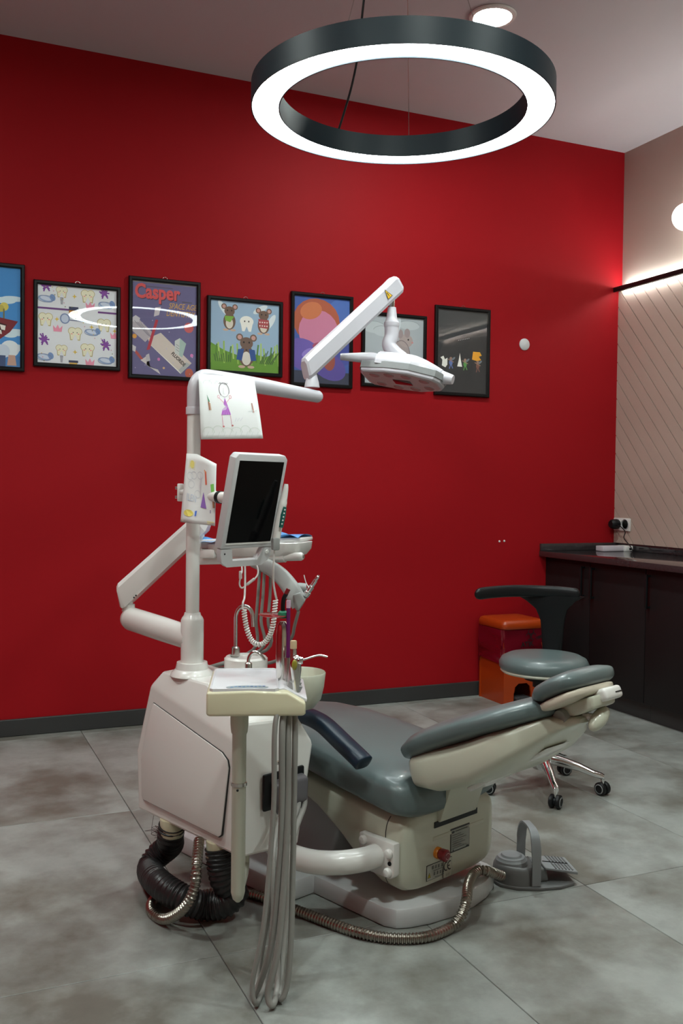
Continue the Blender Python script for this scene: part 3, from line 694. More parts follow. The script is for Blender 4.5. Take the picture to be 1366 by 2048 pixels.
# white lower body: stations along b with bottom and top heights
def station(b0, zb, zt, al, ar, e=5, n=36): return sring((((al+ar)/2), b0, (zb+zt)/2), (1, 0, 0), (0, 0, 1), (ar-al)/2, (zt-zb)/2, e, n)
b_ = B(MC)
b_.loft([station(*q) for q in ((1.806, .125, .285, -.165, .185), (1.808, .10, .30, -.185, .205), (1.816, .085, .312, -.200, .220), (1.835, .078, .318, -.208, .228), (1.90, .082, .322, -.210, .228), (1.98, .12, .328, -.212, .228), (2.06, .185, .335, -.214, .226), (2.16, .25, .345, -.216, .224), (2.30, .30, .36, -.218, .222), (2.55, .33, .385, -.215, .215), (2.70, .34, .385, -.20, .20), (2.71, .35, .375, -.18, .18))])
b_.build('motor_cover', IVORY, ch, 40)
# seam around the rear cover
b_ = B(MC); b_.loft([station(q, .0790, .3195, -.2101, .2290) for q in (1.868, 1.871)], False); b_.build('cover_seam', GROOVE, ch, 0)
# seat cushion
b_ = B(MC)
sq = [(1.775, .335, .375, -.16, .155), (1.782, .315, .400, -.195, .188), (1.80, .303, .420, -.225, .215), (1.84, .300, .436, -.240, .232), (1.92, .312, .446, -.246, .238), (2.05, .330, .458, -.246, .238), (2.20, .352, .472, -.244, .236), (2.36, .372, .482, -.240, .232), (2.50, .376, .478, -.235, .228), (2.65, .36, .458, -.228, .22), (2.80, .335, .43, -.21, .205), (2.90, .325, .405, -.18, .175), (2.925, .335, .385, -.15, .145)]
b_.loft([sring(((al+ar)/2, b0, (zb+zt)/2), (1, 0, 0), (0, 0, 1), (ar-al)/2, (zt-zb)/2, 3.4, 40) for b0, zb, zt, al, ar in sq])
b_.build('seat_cushion', VINYL, ch, 70)
# backrest cushion and shell
def bstation(b0, z0, b1, z1, hw, e, n=40):
    p0, p1 = V((0, b0, z0)), V((0, b1, z1)); ay = (p1-p0); L_ = ay.length
    return sring((p0+p1)/2, (1, 0, 0), ay.normalized(), hw, L_/2, e, n)
b_ = B(MC)
cq = [(1.822, .468, 1.835, .480, .12), (1.820, .462, 1.845, .502, .17), (1.800, .468, 1.842, .524, .198), (1.76, .488, 1.805, .558, .214), (1.70, .520, 1.735, .594, .222), (1.60, .567, 1.63, .638, .222), (1.50, .612, 1.525, .678, .212), (1.462, .630, 1.482, .692, .180), (1.432, .645, 1.447, .700, .140), (1.412, .656, 1.424, .698, .105), (1.405, .664, 1.412, .690, .08)]
b_.loft([bstation(*q, 3.0) for q in cq]); b_.build('backrest_cushion', VINYL, ch, 70)
b_ = B(MC)
shq = [(1.806, .450, 1.812, .478, .13), (1.796, .420, 1.810, .490, .185), (1.765, .398, 1.79, .505, .205), (1.70, .403, 1.73, .53, .213), (1.57, .457, 1.62, .572, .210), (1.49, .516, 1.53, .615, .200), (1.435, .568, 1.458, .640, .155), (1.41, .597, 1.425, .654, .105), (1.385, .618, 1.393, .655, .068), (1.352, .638, 1.356, .660, .045), (1.343, .644, 1.345, .656, .035)]
b_.loft([bstation(*q, 4.2) for q in shq]); b_.build('backrest_shell', IVORY, ch, 55)
b_ = B(MC); b_.hull([(-.06, 1.70, .396), (.06, 1.70, .396), (-.06, 1.43, .566), (.06, 1.43, .566), (-.055, 1.69, .384), (.055, 1.69, .384), (-.055, 1.45, .542), (.055, 1.45, .542)], .006); b_.build('spine_cover', WHITE, ch)
# strut from body to backrest
b_ = B(MC); b_.prism([(1.83, .26), (1.795, .27), (1.775, .33), (1.745, .41), (1.66, .46), (1.66, .49), (1.80, .47), (1.82, .36), (1.84, .28)], lambda x, y, d: V((d, x, y)), -.055, .115, .005)
b_.build('back_strut', IVORY, ch, 35)
b_ = B(MC); b_.box((.03, 1.806, .262), (.20, .006, .018), .001); b_.build('strut_slot', BLACK, ch, 0)
b_ = B(MC); b_.box((.045, 1.807, .222), (.24, .006, .012), .0028, 2, None); b_.build('cover_ridge', IVORY, ch)
# headrest
b_ = B(MC)
hq = [(1.452, .692, 1.456, .702, .06), (1.446, .686, 1.460, .716, .095), (1.42, .692, 1.440, .742, .120), (1.385, .710, 1.402, .766, .131), (1.355, .726, 1.368, .783, .130), (1.333, .740, 1.343, .786, .118), (1.324, .750, 1.329, .778, .095), (1.321, .758, 1.323, .768, .06)]
b_.loft([bstation(*q, 3.0, 36) for q in hq]); b_.build('headrest_pad', VINYL, ch, 70)
b_ = B(MC)
hs = [(1.437, .668, 1.442, .682, .07), (1.425, .664, 1.435, .690, .098), (1.39, .680, 1.400, .710, .116), (1.36, .697, 1.368, .727, .120), (1.335, .713, 1.341, .740, .112), (1.322, .724, 1.326, .744, .09), (1.318, .730, 1.319, .738, .06)]
b_.loft([bstation(*q, 4.0, 36) for q in hs]); hsh = b_.build('headrest_shell', mat('warm_ivory_plastic', (.66, .60, .49), .35, coat=.2), ch, 55)
b_ = B(MC); b_.hull([(-.045, 1.405, .655), (.05, 1.405, .655), (-.045, 1.42, .675), (.05, 1.42, .675), (-.035, 1.305, .690), (.075, 1.305, .690), (-.035, 1.31, .722), (.075, 1.31, .722), (-.04, 1.36, .66), (.06, 1.36, .66)], .007); b_.build('headrest_bracket', IVORY, ch)
b_ = B(MC); b_.box((.045, 1.312, .716), (.085, .040, .034), .010, 3, Matrix.Rotation(radians(-25), 3, 'X')); b_.build('headrest_catch', WHITE, ch)
b_ = B(MC); b_.box((.065, 1.2925, .724), (.030, .002, .003)); b_.build('catch_slot', BLACK, ch, 0)
b_ = B(MC); b_.lathe([(.0, -.03), (.018, -.03), (.021, -.024), (.021, .05), (.018, .055), (0, .055)], (-.03, 1.392, .655), 24, (1, 0, 0), caps=False); b_.build('headrest_hinge', mat('sage_grey_plastic', (.26, .27, .245), .4), ch)
b_ = B(MC); b_.hull([(-.055, 1.435, .622), (.03, 1.435, .622), (-.055, 1.40, .628), (.03, 1.40, .628), (-.055, 1.39, .66), (.03, 1.39, .66), (-.055, 1.425, .665), (.03, 1.425, .665)], .006); b_.build('headrest_joint', mat('sage_grey_plastic', (.26, .27, .245)), ch)
b_ = B(MC); R_ = Matrix.Rotation(radians(-28), 3, 'Y')
b_.ball((.02, 1.322, .652), .046, .020, .022, 20, 12, R_); b_.build('release_knob', IVORY, ch, 80)
b_ = B(MC); b_.tube([(.0, 1.36, .655), (.015, 1.325, .655)], .010, 10); b_.build('knob_stem', WHITE, ch)
# arm rest
b_ = B(MC); pts = catmull([(-.285, 2.34, .535), (-.285, 2.24, .556), (-.285, 2.145, .560), (-.287, 2.06, .550), (-.289, 1.975, .515), (-.29, 1.90, .482), (-.29, 1.878, .470)], 6); n_ = len(pts); rings = []
for i, p in enumerate(pts):
    t_ = (pts[min(i+1, n_-1)]-pts[max(i-1, 0)]).normalized(); s_ = V((1, 0, 0)); up = s_.cross(t_); e_ = min(i, n_-1-i); k_ = (.6, .88)[e_] if e_ < 2 else 1
    rings.append(sring(p, s_, up, .030*k_, .023*k_, 2.8, 20))
b_.loft(rings); b_.build('armrest', NAVY, ch, 60)
b_ = B(MC); b_.tube(catmull([(-.285, 2.30, .53), (-.29, 2.32, .46), (-.27, 2.33, .38), (-.20, 2.33, .35)]), .018, 14); b_.build('armrest_post', IVORY, ch)
# mounting plate with round caps
b_ = B(MC); b_.prism([(1.815, .243), (1.955, .243), (1.955, .190), (1.912, .138), (1.83, .138), (1.815, .15)], lambda x, y, d: V((d, x, y)), -.205, -.232, .005); mp = b_.build('mounting_plate', WHITE, ch, 35)
for bb_, zz in ((1.935, .225), (1.832, .213), (1.835, .158)):
    b_ = B(MC); b_.lathe([(.014, 0), (.014, .006), (.010, .011), (0, .013)], (-.232, bb_, zz), 18, (-1, 0, 0)); b_.build('bolt_cap', WHITE, mp)
b_ = B(MC); b_.lathe([(.0, .002), (.003, .002), (.003, .004), (.006, .004), (.006, 0)], (-.232, 1.829, .185), 14, (-1, 0, 0)); b_.build('screw', BLACK, mp)
# emergency stop, nameplate, stickers on the rear face
RF = 1.8055
b_ = B(MC); b_.lathe([(.017, 0), (.017, .010), (.015, .013)], (-.055, RF+.001, .178), 24, (0, -1, 0)); es = b_.build('stop_collar', mat('amber_plastic', (.55, .17, .01), .35), ch)
b_ = B(MC); b_.lathe([(.012, .012), (.017, .018), (.018, .036), (.014, .040), (0, .041)], (-.055, RF+.001, .178), 24, (0, -1, 0)); b_.build('stop_button', mat('dark_red_plastic', (.18, .006, .010), .35, coat=.2), es)
P = Print(lambda u, v, h: LC(-.055+u, RF-.041-h, .178+v), .0003); P.loop(0, 0, .009, .009, .0016, (196, 150, 150), 20, 150, 12); P.loop(0, 0, .009, .009, .0016, (196, 150, 150), 200, 330, 12); P.build('button_mark', es)
def sticker(name, a0, a1, z0, z1, fn, lab=None):
    o = B(MC).box(((a0+a1)/2, RF-.0004, (z0+z1)/2), (a1-a0, .0012, z1-z0)).build(name, mat('sticker_border', (.03, .03, .03), .5), ch, 0)
    P = Print(lambda u, v, h: LC(a0+u, RF-.0012-h, z0+v), .0003); fn(P, a1-a0, z1-z0); P.build('print', o)
    if lab: o['label'] = lab
def plate_print(P, w_, h_):
    P.rect(.002, .004, w_-.002, h_-.004, (150, 154, 148))
    P.rect(.005, h_-.014, .016, h_-.007, (60, 62, 62)); P.rect(.022, h_-.011, w_-.012, h_-.009, (70, 72, 70))
    for i in range(7): P.rect(.005, h_-.021-.0065*i, .005+(w_-.012)*(.55+.4*((i*7) % 5)/5), h_-.0195-.0065*i, (84, 86, 84))
    P.rect(.006, .006, .011, .010, (40, 40, 40)); P.rect(w_-.02, .006, w_-.008, .009, (50, 50, 50))
def ce_print(P, w_, h_):
    P.rect(.0012, .0012, w_-.0012, h_-.0012, (176, 176, 162)); r = .0105; cy = h_*.60
    P.loop(.014, cy, r, r*1.15, .0036, (24, 24, 24), 70, 290, 16); P.loop(.030, cy, r, r*1.15, .0036, (24, 24, 24), 70, 290, 16); P.rect(.021, cy-.0016, .029, cy+.0016, (24, 24, 24))
    P.text('0197', .011, .006, .009, (120, 120, 110))
def warn_print(P, w_, h_):
    P.rect(.0014, .0014, w_-.0014, h_-.0014, (166, 168, 158)); P.poly([(.004, .008), (.018, .008), (.011, .024)], (30, 30, 26)); P.poly([(.006, .0093), (.016, .0093), (.011, .0215)], (196, 180, 40)); P.rect(.0104, .012, .0116, .018, (30, 30, 26))
    for row, y in ((0, h_-.014), (1, h_-.030)):
        for k in range(4):
            x = .021+.0115*k
            P.rect(x, y, x+.0085, y+.0013, (40, 40, 40)); P.rect(x, y+.0036, x+.0085, y+.0048, (40, 40, 40)); P.rect(x+.0008, y+.0075, x+.0078, y+.0087, (40, 40, 40)); P.rect(x+.0035, y, x+.005, y+.0100, (40, 40, 40)); P.rect(x+((k*3+row) % 5)*.0012, y, x+((k*3+row) % 5)*.0012+.0012, y+.009, (40, 40, 40))
        P.rect(.021, y-.0042, .062, y-.0025, (70, 70, 70))
sticker('nameplate', .005, .094, .160, .232, plate_print, 'black-edged metal nameplate with small print')
sticker('ce_sticker', -.028, .012, .092, .150, ce_print, 'CE mark sticker')
sticker('warning_sticker', -.102, -.034, .104, .150, warn_print, 'warning sticker with a yellow triangle')

# ------------------------------------------------------------------ unit cabinet with spittoon and pole
un = thing('dental_unit_cabinet', LC(-.47, 2.3, .22), 'white dental unit cabinet with pole, spouts and spittoon beside the chair', 'dental unit')
b_ = B(MC)
b_.hull([(-.592, 2.055, .228), (-.385, 2.05, .215), (-.37, 2.56, .218), (-.592, 2.58, .232), (-.600, 2.578, .42), (-.598, 2.505, .635), (-.598, 2.07, .545), (-.335, 2.045, .505), (-.335, 2.56, .505), (-.575, 2.062, .598), (-.385, 2.055, .585), (-.575, 2.47, .682), (-.56, 2.26, .676), (-.39, 2.25, .668), (-.40, 2.50, .682), (-.36, 2.30, .60), (-.36, 2.50, .60)], .008, 2, 8)
ub = b_.build('body', WHITE, un, 14)
pp_ = [(2.480, .585), (2.520, .50), (2.545, .40), (2.543, .285), (2.535, .275), (2.142, .266), (2.130, .275), (2.098, .47), (2.104, .49), (2.13, .507)]
b_ = B(MC); b_.prism([(x+(.0016 if x > 2.3 else -.0016), y+(.0014 if y > .4 else -.0014)) for x, y in pp_], lambda x, y, d: V((d, x, y)), -.5955, -.6008); b_.build('panel_gap', GROOVE, un, 0)
b_ = B(MC); b_.prism(pp_, lambda x, y, d: V((d, x, y)), -.595, -.6035, .002); b_.build('side_panel', WHITE, un, 35)
# black panel set on the front as the recess's shade, with holders
b_ = B(MC); b_.box((-.447, 2.045, .395), (.150, .012, .105), .006); b_.build('recess_shade', BLACK, un)
for a_ in (-.47, -.405):
    b_ = B(MC); b_.hull([(a_-.028, 2.045, .43), (a_+.028, 2.045, .43), (a_-.03, 2.015, .42), (a_+.03, 2.015, .42), (a_-.026, 2.012, .36), (a_+.026, 2.012, .36), (a_-.018, 2.03, .325), (a_+.018, 2.03, .325)], .009); b_.build('hose_holder', mat('violet_grey_plastic', (.12, .115, .125), .4), un)
b_ = B(MC); b_.tube([(-.475, 2.05, .47), (-.475, 2.03, .472), (-.49, 2.02, .485)], .003, 8); b_.tube([(-.475, 2.03, .472), (-.46, 2.02, .468)], .004, 8); b_.build('cable_hook', STEEL, un)
# bottom outlets
o1 = LC(-.565, 2.43, .235); o2 = LC(-.565, 2.19, .235)
for o_ in (o1, o2):
    b_ = B(); b_.lathe([(.036, .0), (.036, -.05), (.033, -.055)], o_, 22); b_.build('outlet', YELLOWLIT, un)
# pole
PB = LC(-.522, 2.392, .675)
b_ = B(); b_.lathe([(.066, 0), (.062, .010), (.050, .020), (.047, .034), (.046, .040)], PB, 36); b_.build('pole_base', WHITE, un, 30)
b_ = B(); b_.lathe([(.0345, .035), (.0345, .168), (.031, .176), (.026, .182), (.024, .19)], PB, 32); b_.build('pole_collar', WHITE, un, 30)
b_ = B(); b_.lathe([(.0207, .18), (.0207, .80)], PB, 28); b_.build('pole', WHITE, un, 30)
# arm tube linking to the chair
b_ = B(MC); b_.tube(catmull([(-.228, 1.885, .192), (-.275, 1.892, .190), (-.34, 1.925, .188), (-.395, 1.99, .188), (-.425, 2.08, .20), (-.43, 2.14, .24)], 8), .0335, 24); b_.build('link_arm', WHITE, un, 60)
# cup filler island and spouts
cf = at(492, 1312, 2.90); cf.z = 0
zt = at(492, 1312, 2.90).z
b_ = B(); b_.lathe([(.066, zt-.10), (.066, zt-.006), (.060, zt), (.052, zt), (.050, zt-.006), (.0, zt-.008)], cf, 36); b_.build('cup_stand', WHITE, un, 40)
s0 = at(471, 1302, 2.92); s0.z = zt-.004
b_ = B(); b_.lathe([(.014, 0), (.013, .026), (.009, .030)], s0, 18); b_.build('spout_base', STEEL, un)
dx_ = (at(530, 1200, 2.92)-at(471, 1200, 2.92)).normalized()
hz = at(471, 1235, 2.92).z
b_ = B(); pts = [s0+V((0, 0, .025)), V((s0.x, s0.y, hz))] + [V((s0.x, s0.y, hz)) + dx_*(.026-.026*cos(radians(a))) + V((0, 0, .036*sin(radians(a)))) for a in range(15, 181, 15)]
pts.append(pts[-1] + dx_*.002 + V((0, 0, -.028))); b_.tube(pts, .0062, 14); b_.build('cup_spout', CHROME, un, 60)
s1 = at(497, 1314, 2.80); s1.z = zt-.012
b_ = B(); b_.lathe([(.011, -.02), (.011, .008), (.007, .012)], s1, 16); b_.build('spout_base', STEEL, un)
b_ = B(); b_.tube(catmull([s1, s1+V((0, 0, .02)), s1+V((0, 0, .034))+dx_*.006, s1+V((0, 0, .042))+dx_*.018, s1+V((0, 0, .034))+dx_*.034, s1+V((0, 0, .018))+dx_*.048], 6), .0052, 12); b_.build('bowl_spout', CHROME, un, 60)
# spittoon bowl
bc = at(597, 1345, 2.74); zr = bc.z; bc.z = 0
b_ = B(); b_.lathe([(.020, zr-.105), (.045, zr-.10), (.066, zr-.075), (.074, zr-.04), (.0785, zr), (.0765, zr+.003), (.0745, zr), (.070, zr-.04), (.060, zr-.07), (.03, zr-.085), (0, zr-.087)], bc, 48, caps=False); b_.build('spittoon_bowl', IVORY, un, 50)
mid = at(545, 1352, 2.80)
b_ = B(); b_.hull([cf+V((-.03, -.045, zt-.03)), cf+V((.03, .03, zt-.03)), bc+V((-.04, .03, zr-.03)), bc+V((-.04, -.06, zr-.03)), cf+V((-.03, -.045, zt-.11)), cf+V((.03, .03, zt-.11)), bc+V((-.04, .03, zr-.11)), bc+V((-.04, -.05, zr-.11))], .010); b_.build('spittoon_support', WHITE, un)

# ------------------------------------------------------------------ operating lamp
LAMPW = mat('lamp_white_plastic', (.57, .56, .60), .3, coat=.25)
AJ = V((PB.x, PB.y, 1.475))
E1 = at(634, 793, 3.30)
lampt = thing('operating_lamp', AJ, 'white jointed dental operating lamp reaching from the pole over the chair', 'dental lamp')
top = V((PB.x, PB.y, 1.575)); dr = (E1-top).normalized()
b_ = B(); b_.lathe([(.0245, -.01), (.0245, .010), (.0235, .012)], AJ, 28); b_.build('sleeve_ring', LAMPW, lampt)
b_ = B()
pts = [AJ, AJ+V((0, 0, .05))] + [V((PB.x, PB.y, 1.535)) + V((dr.x, dr.y, 0)).normalized()*(.05*(1-cos(radians(a)))) + V((0, 0, .05*sin(radians(a)))) for a in range(10, 91, 16)]
pts += [pts[-1]+(E1-pts[-1])*t for t in (.1, .3, .5, .7, .9, 1)]
b_.tube(pts, [.0215]*(len(pts)-6)+[.0235, .0255, .0255, .0235, .022, .021], 24); b_.build('lower_arm', LAMPW, lampt, 60)
b_ = B(); b_.ball(E1, .0215, .0215, .0215, 18, 10); b_.build('arm_end', LAMPW, lampt, 60)
P0 = at(624, 768, 3.29)
b_ = B(); b_.lathe([(.027, -.012), (.024, .005), (.016, .034), (.014, .037)], P0, 24); b_.build('joint_cone', LAMPW, lampt, 30)
b_ = B(); b_.lathe([(.0095, .03), (.0095, .085)], P0, 18); b_.build('joint_pin', CHROME, lampt)
# spring arm: hexagonal profile beam
Q0 = at(622, 733, 3.29); Q1 = at(786, 580, 3.43)
dv = (Q1-Q0).normalized(); sd_ = dv.cross(V((0, 0, 1))).normalized(); uv = sd_.cross(dv)
def beamring(c, k=1.0, sh=0): return [c + sd_*x*k + (uv*.8+V((0, 0, .2)))*y*k + dv*(sh*y) for x, y in ((-.030, -.018), (-.022, -.029), (.022, -.029), (.030, -.018), (.030, .028), (.016, .042), (-.016, .042), (-.030, .028))]
b_ = B(); b_.loft([beamring(Q0-dv*.030, .80, .3), beamring(Q0-dv*.022, .97, .3), beamring(Q0, 1, .3), beamring(Q1-dv*.03, .95, .3), beamring(Q1, .98, .2), beamring(Q1+dv*.020, .96, 0), beamring(Q1+dv*.032, .74, 0)]); b_.build('spring_arm', LAMPW, lampt, 22)
b_ = B(); b_.box(Q0+dv*.24-uv*.0425, (.008, .008, .004)); 
P = Print(lambda u, v, h: Q1-dv*.045+uv*.01 - sd_*(-.0312-h) + (dv*u*.8 + uv*v), .0003) if sd_.dot(EYE-Q1) > 0 else Print(lambda u, v, h: Q1-dv*.045+uv*.01 - sd_*(.0312+h) + (dv*u*.8+uv*v), .0003)
P.poly([(-.016, -.017), (.016, -.017), (0, .020)], (40, 34, 20)); P.poly([(-.0125, -.015), (.0125, -.015), (0, .015)], (220, 176, 30)); P.rect(-.0018, -.008, .0018, .005, (40, 34, 20)); P.rect(-.0018, -.012, .0018, -.0095, (40, 34, 20)); P.build('warning_sticker', lampt)
# neck
N0 = at(784, 592, 3.43)
zz = lambda py: at(780, py, 3.43).z
b_ = B(); b_.lathe([(.0105, zz(622)), (.0105, N0.z)], (N0.x, N0.y, 0), 18); b_.build('joint_pin', CHROME, lampt)
b_ = B(); b_.lathe([(.015, zz(615)), (.019, zz(634)), (.0225, zz(641)), (.0275, zz(645)), (.028, zz(651)), (.026, zz(654))][::-1], (N0.x, N0.y, 0), 28); b_.build('neck_cone', LAMPW, lampt, 30)
HC = at(806, 735, 3.42)
b_ = B(); nk_ = catmull([V((N0.x, N0.y, zz(653))), V((N0.x, N0.y, zz(672))), at(778, 690, 3.43), at(790, 706, 3.43), at(808, 722, 3.43), HC+V((0, 0, -.005))], 6); b_.tube(nk_, .0255, 24); b_.build('neck', LAMPW, lampt, 60)
b_ = B(); b_.tube([V((N0.x, N0.y, zz(652.5))), V((N0.x, N0.y, zz(653.6)))], .0262, 24); b_.build('neck_seam', BLACK, lampt)
# lamp head: frame hx (handle axis), hy (towards camera below), hz (up normal)
hx = (at(893, 760, 3.33)-at(728, 741, 3.45)).normalized()
tilt = V((-_f.x, -_f.y, 0)).normalized()
nz = (V((0, 0, 1)) - tilt*-.42); nz = (nz - hx*nz.dot(hx)).normalized(); nz = -nz if nz.z < 0 else nz
nz = (V((0, 0, 1)) + V((_f.x, _f.y, 0)).normalized()*.26); nz = (nz-hx*nz.dot(hx)).normalized()
hy = nz.cross(hx)
HM = Matrix(((hx.x, hy.x, nz.x, 0), (hx.y, hy.y, nz.y, 0), (hx.z, hy.z, nz.z, 0), (0, 0, 0, 1)))
HM = Matrix.Translation(at(806, 752, 3.40)) @ HM
plan = [(-.148, -.045), (-.135, -.075), (-.04, -.098), (.05, -.098), (.135, -.06), (.152, -.03), (.152, .03), (.135, .06), (.05, .098), (-.04, .098), (-.135, .075), (-.148, .045)]
b_ = B(HM); b_.loft([[V((x*k, y*k, z)) for x, y in plan] for z, k in ((-.022, .95), (-.018, .985), (-.006, 1.0), (.006, 1.0))]); b_.build('head_body', LAMPW, lampt, 25)
b_ = B(HM); b_.loft([[V((x*k, y*k, z)) for x, y in plan] for z, k in ((-.010, 1.006), (-.008, 1.022), (.014, 1.022), (.016, 1.0))], False); b_.build('head_rim', MIDGREY, lampt, 20)
b_ = B(HM); b_.loft([[V((x*k, y*k, z)) for x, y in plan] for z, k in ((-.0235, .90), (-.021, .93))]); b_.build('lens_plate', mat('pinkish_plate', (.46, .37, .37), .3, coat=.2), lampt, 25)
# ribbed dome over the right part of the head
b_ = B(HM); rings = []
for i in range(13):
    x = -.08+.225*i/12; hw = (.098 if x < .05 else .098-.068*((x-.05)/.095)**1.3); ht = .066-.036*max(0, (x-.02)/.125)**1.6 if x > .02 else .066
    ring = []
    for j in range(49):
        t_ = pi*j/48; rib = 1+.022*(1 if j % 4 < 2 else -.3)
        ring.append(V((x, -hw*cos(t_)*.99, .006+ht*sin(t_)**.7*rib)))
    ring.append(V((x, 0, .0)))
    rings.append(ring)
b_.loft(rings); b_.build('ribbed_dome', LAMPW, lampt, 20)
for s in (-1, 1):
    b_ = B(HM)
    if s < 0: pts = [(-.085, -.045, .032), (-.11, -.05, .036), (-.15, -.062, .030), (-.20, -.085, .018), (-.215, -.092, .014)]; rs = [.021, .021, .018, .013, .011]
    else: pts = [(.135, 0, .012), (.155, 0, .010), (.175, 0, .008), (.186, 0, .007)]; rs = [.026, .022, .0185, .016]
    cp_ = catmull(pts, 4); b_.tube(cp_, [rs[min(i//4, len(rs)-1)]*(1-(i % 4)/4)+rs[min(i//4+1, len(rs)-1)]*((i % 4)/4) for i in range(len(cp_))], 18); b_.build('handle', LAMPW, lampt, 50)
LENS = mat('pinkish_lens', (.30, .23, .23), .15, coat=.5)
for x, y in ((-.09, -.045), (-.03, -.062), (.035, -.062), (.095, -.035), (-.09, .045), (-.03, .062), (.035, .062), (.095, .035)):
    b_ = B(HM); b_.lathe([(.0, -.0255), (.017, -.0255), (.020, -.023), (.020, -.018)], (x, y, 0), 22, caps=False); b_.build('lens', LENS, lampt)
b_ = B(HM); b_.box((.005, 0, -.0245), (.066, .042, .003), .001); b_.build('sensor_window', mat('dark_red_window', (.05, .004, .006), .1, coat=.5), lampt)

# ------------------------------------------------------------------ monitor
mo_c = at(508, 1003, 2.70); yw = YAW - radians(49.5); tl = radians(-13)
mr = V((cos(yw), -sin(yw), 0)); mn = V((sin(yw), cos(yw), 0)); mu = V((0, 0, 1))*cos(tl) + mn*sin(tl); mnn = mr.cross(mu)
if mnn.dot(EYE-mo_c) < 0: mnn = -mnn
MM = Matrix(((mr.x, mu.x, mnn.x, mo_c.x), (mr.y, mu.y, mnn.y, mo_c.y), (mr.z, mu.z, mnn.z, mo_c.z), (0, 0, 0, 1)))
moni = thing('dental_monitor', MM @ V((0, -.18, 0)), 'white framed portrait monitor with black screen and carry handle on the pole', 'monitor')
sw, sh_ = .174, .236
b_ = B(MM)
def P3(x, y, d): return V((x, y, d))
ox0, ox1, oy0, oy1 = -.103, .102, -.190, .137
outer = [(ox0+.03, oy0), (ox1-.03, oy0), (ox1-.008, oy0+.012), (ox1, oy0+.04), (ox1, oy1-.012), (ox1-.012, oy1), (ox0+.012, oy1), (ox0, oy1-.012), (ox0, oy0+.04), (ox0+.008, oy0+.012)]
# built of five bars so that the carry opening stays open
b_.prism([(ox0+.012, oy1), (ox0, oy1-.012), (ox0, -.136), (ox1, -.136), (ox1, oy1-.012), (ox1-.012, oy1)], P3, -.022, .006, .004)
b_.prism([(ox0+.003, -.137), (ox0+.003, oy0+.04), (ox0+.012, oy0+.014), (ox0+.035, oy0), (ox1-.035, oy0), (ox1-.012, oy0+.014), (ox1-.003, oy0+.04), (ox1-.003, -.137), (.064, -.137), (.048, -.172), (-.050, -.172), (-.060, -.137)], P3, -.012, .006, .0)
b_.build('frame', mat('monitor_white', (.60, .60, .61), .38), moni, 25)
b_ = B(MM); b_.box((0, .0, .0064), (sw, sh_, .002)); b_.build('screen', mat('black_glass', (.002, .002, .0025), .12, spec=.12), moni, 0)
b_ = B(MM); b_.box((0, -sh_/2-.003, .0066), (sw+.004, .004, .003)); b_.build('screen_trim', WHITE, moni, 0)
b_ = B(MM); b_.lathe([(.006, 0), (.006, .004), (0, .005)], (.080, -.150, .006), 14, (0, 0, 1)); b_.build('power_button', WHITE, moni)
b_ = B(MM); b_.lathe([(.0025, 0), (.0025, .001)], (-.085, -.150, .006), 10, (0, 0, 1)); b_.build('indicator', BLACK, moni)
b_ = B(); bj = MM @ V((-.02, 0, -.022)); pj_ = V((PB.x, PB.y, at(437, 990, 2.85).z))
b_.tube([pj_, pj_+(bj-pj_)*.5, bj], .017, 18); b_.build('bracket_arm', WHITE, moni, 50)
b_ = B(); b_.tube([pj_+(bj-pj_)*.52, pj_+(bj-pj_)*.58], .0185, 18); b_.build('bracket_ring', BLACK, moni)
b_ = B(); b_.lathe([(.026, -.035), (.026, .035)], pj_, 24); b_.build('clamp', WHITE, moni)
lf = at(361, 985, 2.88); b_ = B(); b_.box(lf, (.018, .018, .054), .003, 2, Matrix.Rotation(-YAW, 3, 'Z')); b_.tube([lf+V((.0, 0, 0)), V((PB.x, PB.y, lf.z))], .012, 12); b_.build('clamp_block', WHITE, moni)
for dz_ in (-.014, .014):
    b_ = B(); b_.tube([lf+V((0, 0, dz_)), lf+V((0, 0, dz_))-_r0*.016], .0042, 10); b_.build('clamp_screw', STEEL, moni)

# intra-oral camera and its coiled cable
ic = thing('oral_camera', at(556, 1090, 2.74), 'slim white oral camera with green grip clipped to the monitor side', 'handpiece')
b_ = B(); pts = [at(550, 1098, 2.74), at(553, 1075, 2.74), at(559, 1040, 2.74), at(566, 1005, 2.74), at(571, 980, 2.74), at(572.5, 968, 2.74)]
b_.tube(catmull(pts, 5), [.0105+.0015*sin(i/25*pi) if i < 16 else .0105-.005*(i-16)/9 for i in range(26)], 16); b_.build('body', WHITE, ic, 60)
b_ = B(); b_.tube([at(562, 1055, 2.728), at(566.5, 1030, 2.728), at(570, 1014, 2.728)], [.006, .0075, .005], 12); b_.build('grip', mat('teal_rubber', (.01, .12, .10), .4), ic)
for i in range(5):
    q = at(564+i*1.4, 1048-i*7, 2.722); b_ = B(); b_.ball(q, .0026, .0026, .0026, 8, 6); b_.build('grip_stud', WHITE, ic)
b_ = B(); b_.box(at(551, 1088, 2.735), (.022, .022, .036), .005); b_.build('clip', GREYP, ic)
b_ = B(); c0 = catmull([at(549, 1100, 2.74), at(547, 1135, 2.75), at(547, 1165, 2.78), at(550, 1185, 2.8), at(553, 1198, 2.82)], 6); b_.tube(c0, .0032, 8); b_.build('cable', WHITE, ic)
spine = resample(catmull([at(551, 1200, 2.82), at(549, 1225, 2.82), at(546, 1250, 2.82), at(539, 1272, 2.83), at(528, 1286, 2.84), at(515, 1289, 2.84), at(503, 1280, 2.85), at(495, 1262, 2.85), at(490, 1238, 2.85), at(488, 1218, 2.85)], 10), .0006)
turns = 36; hel = []
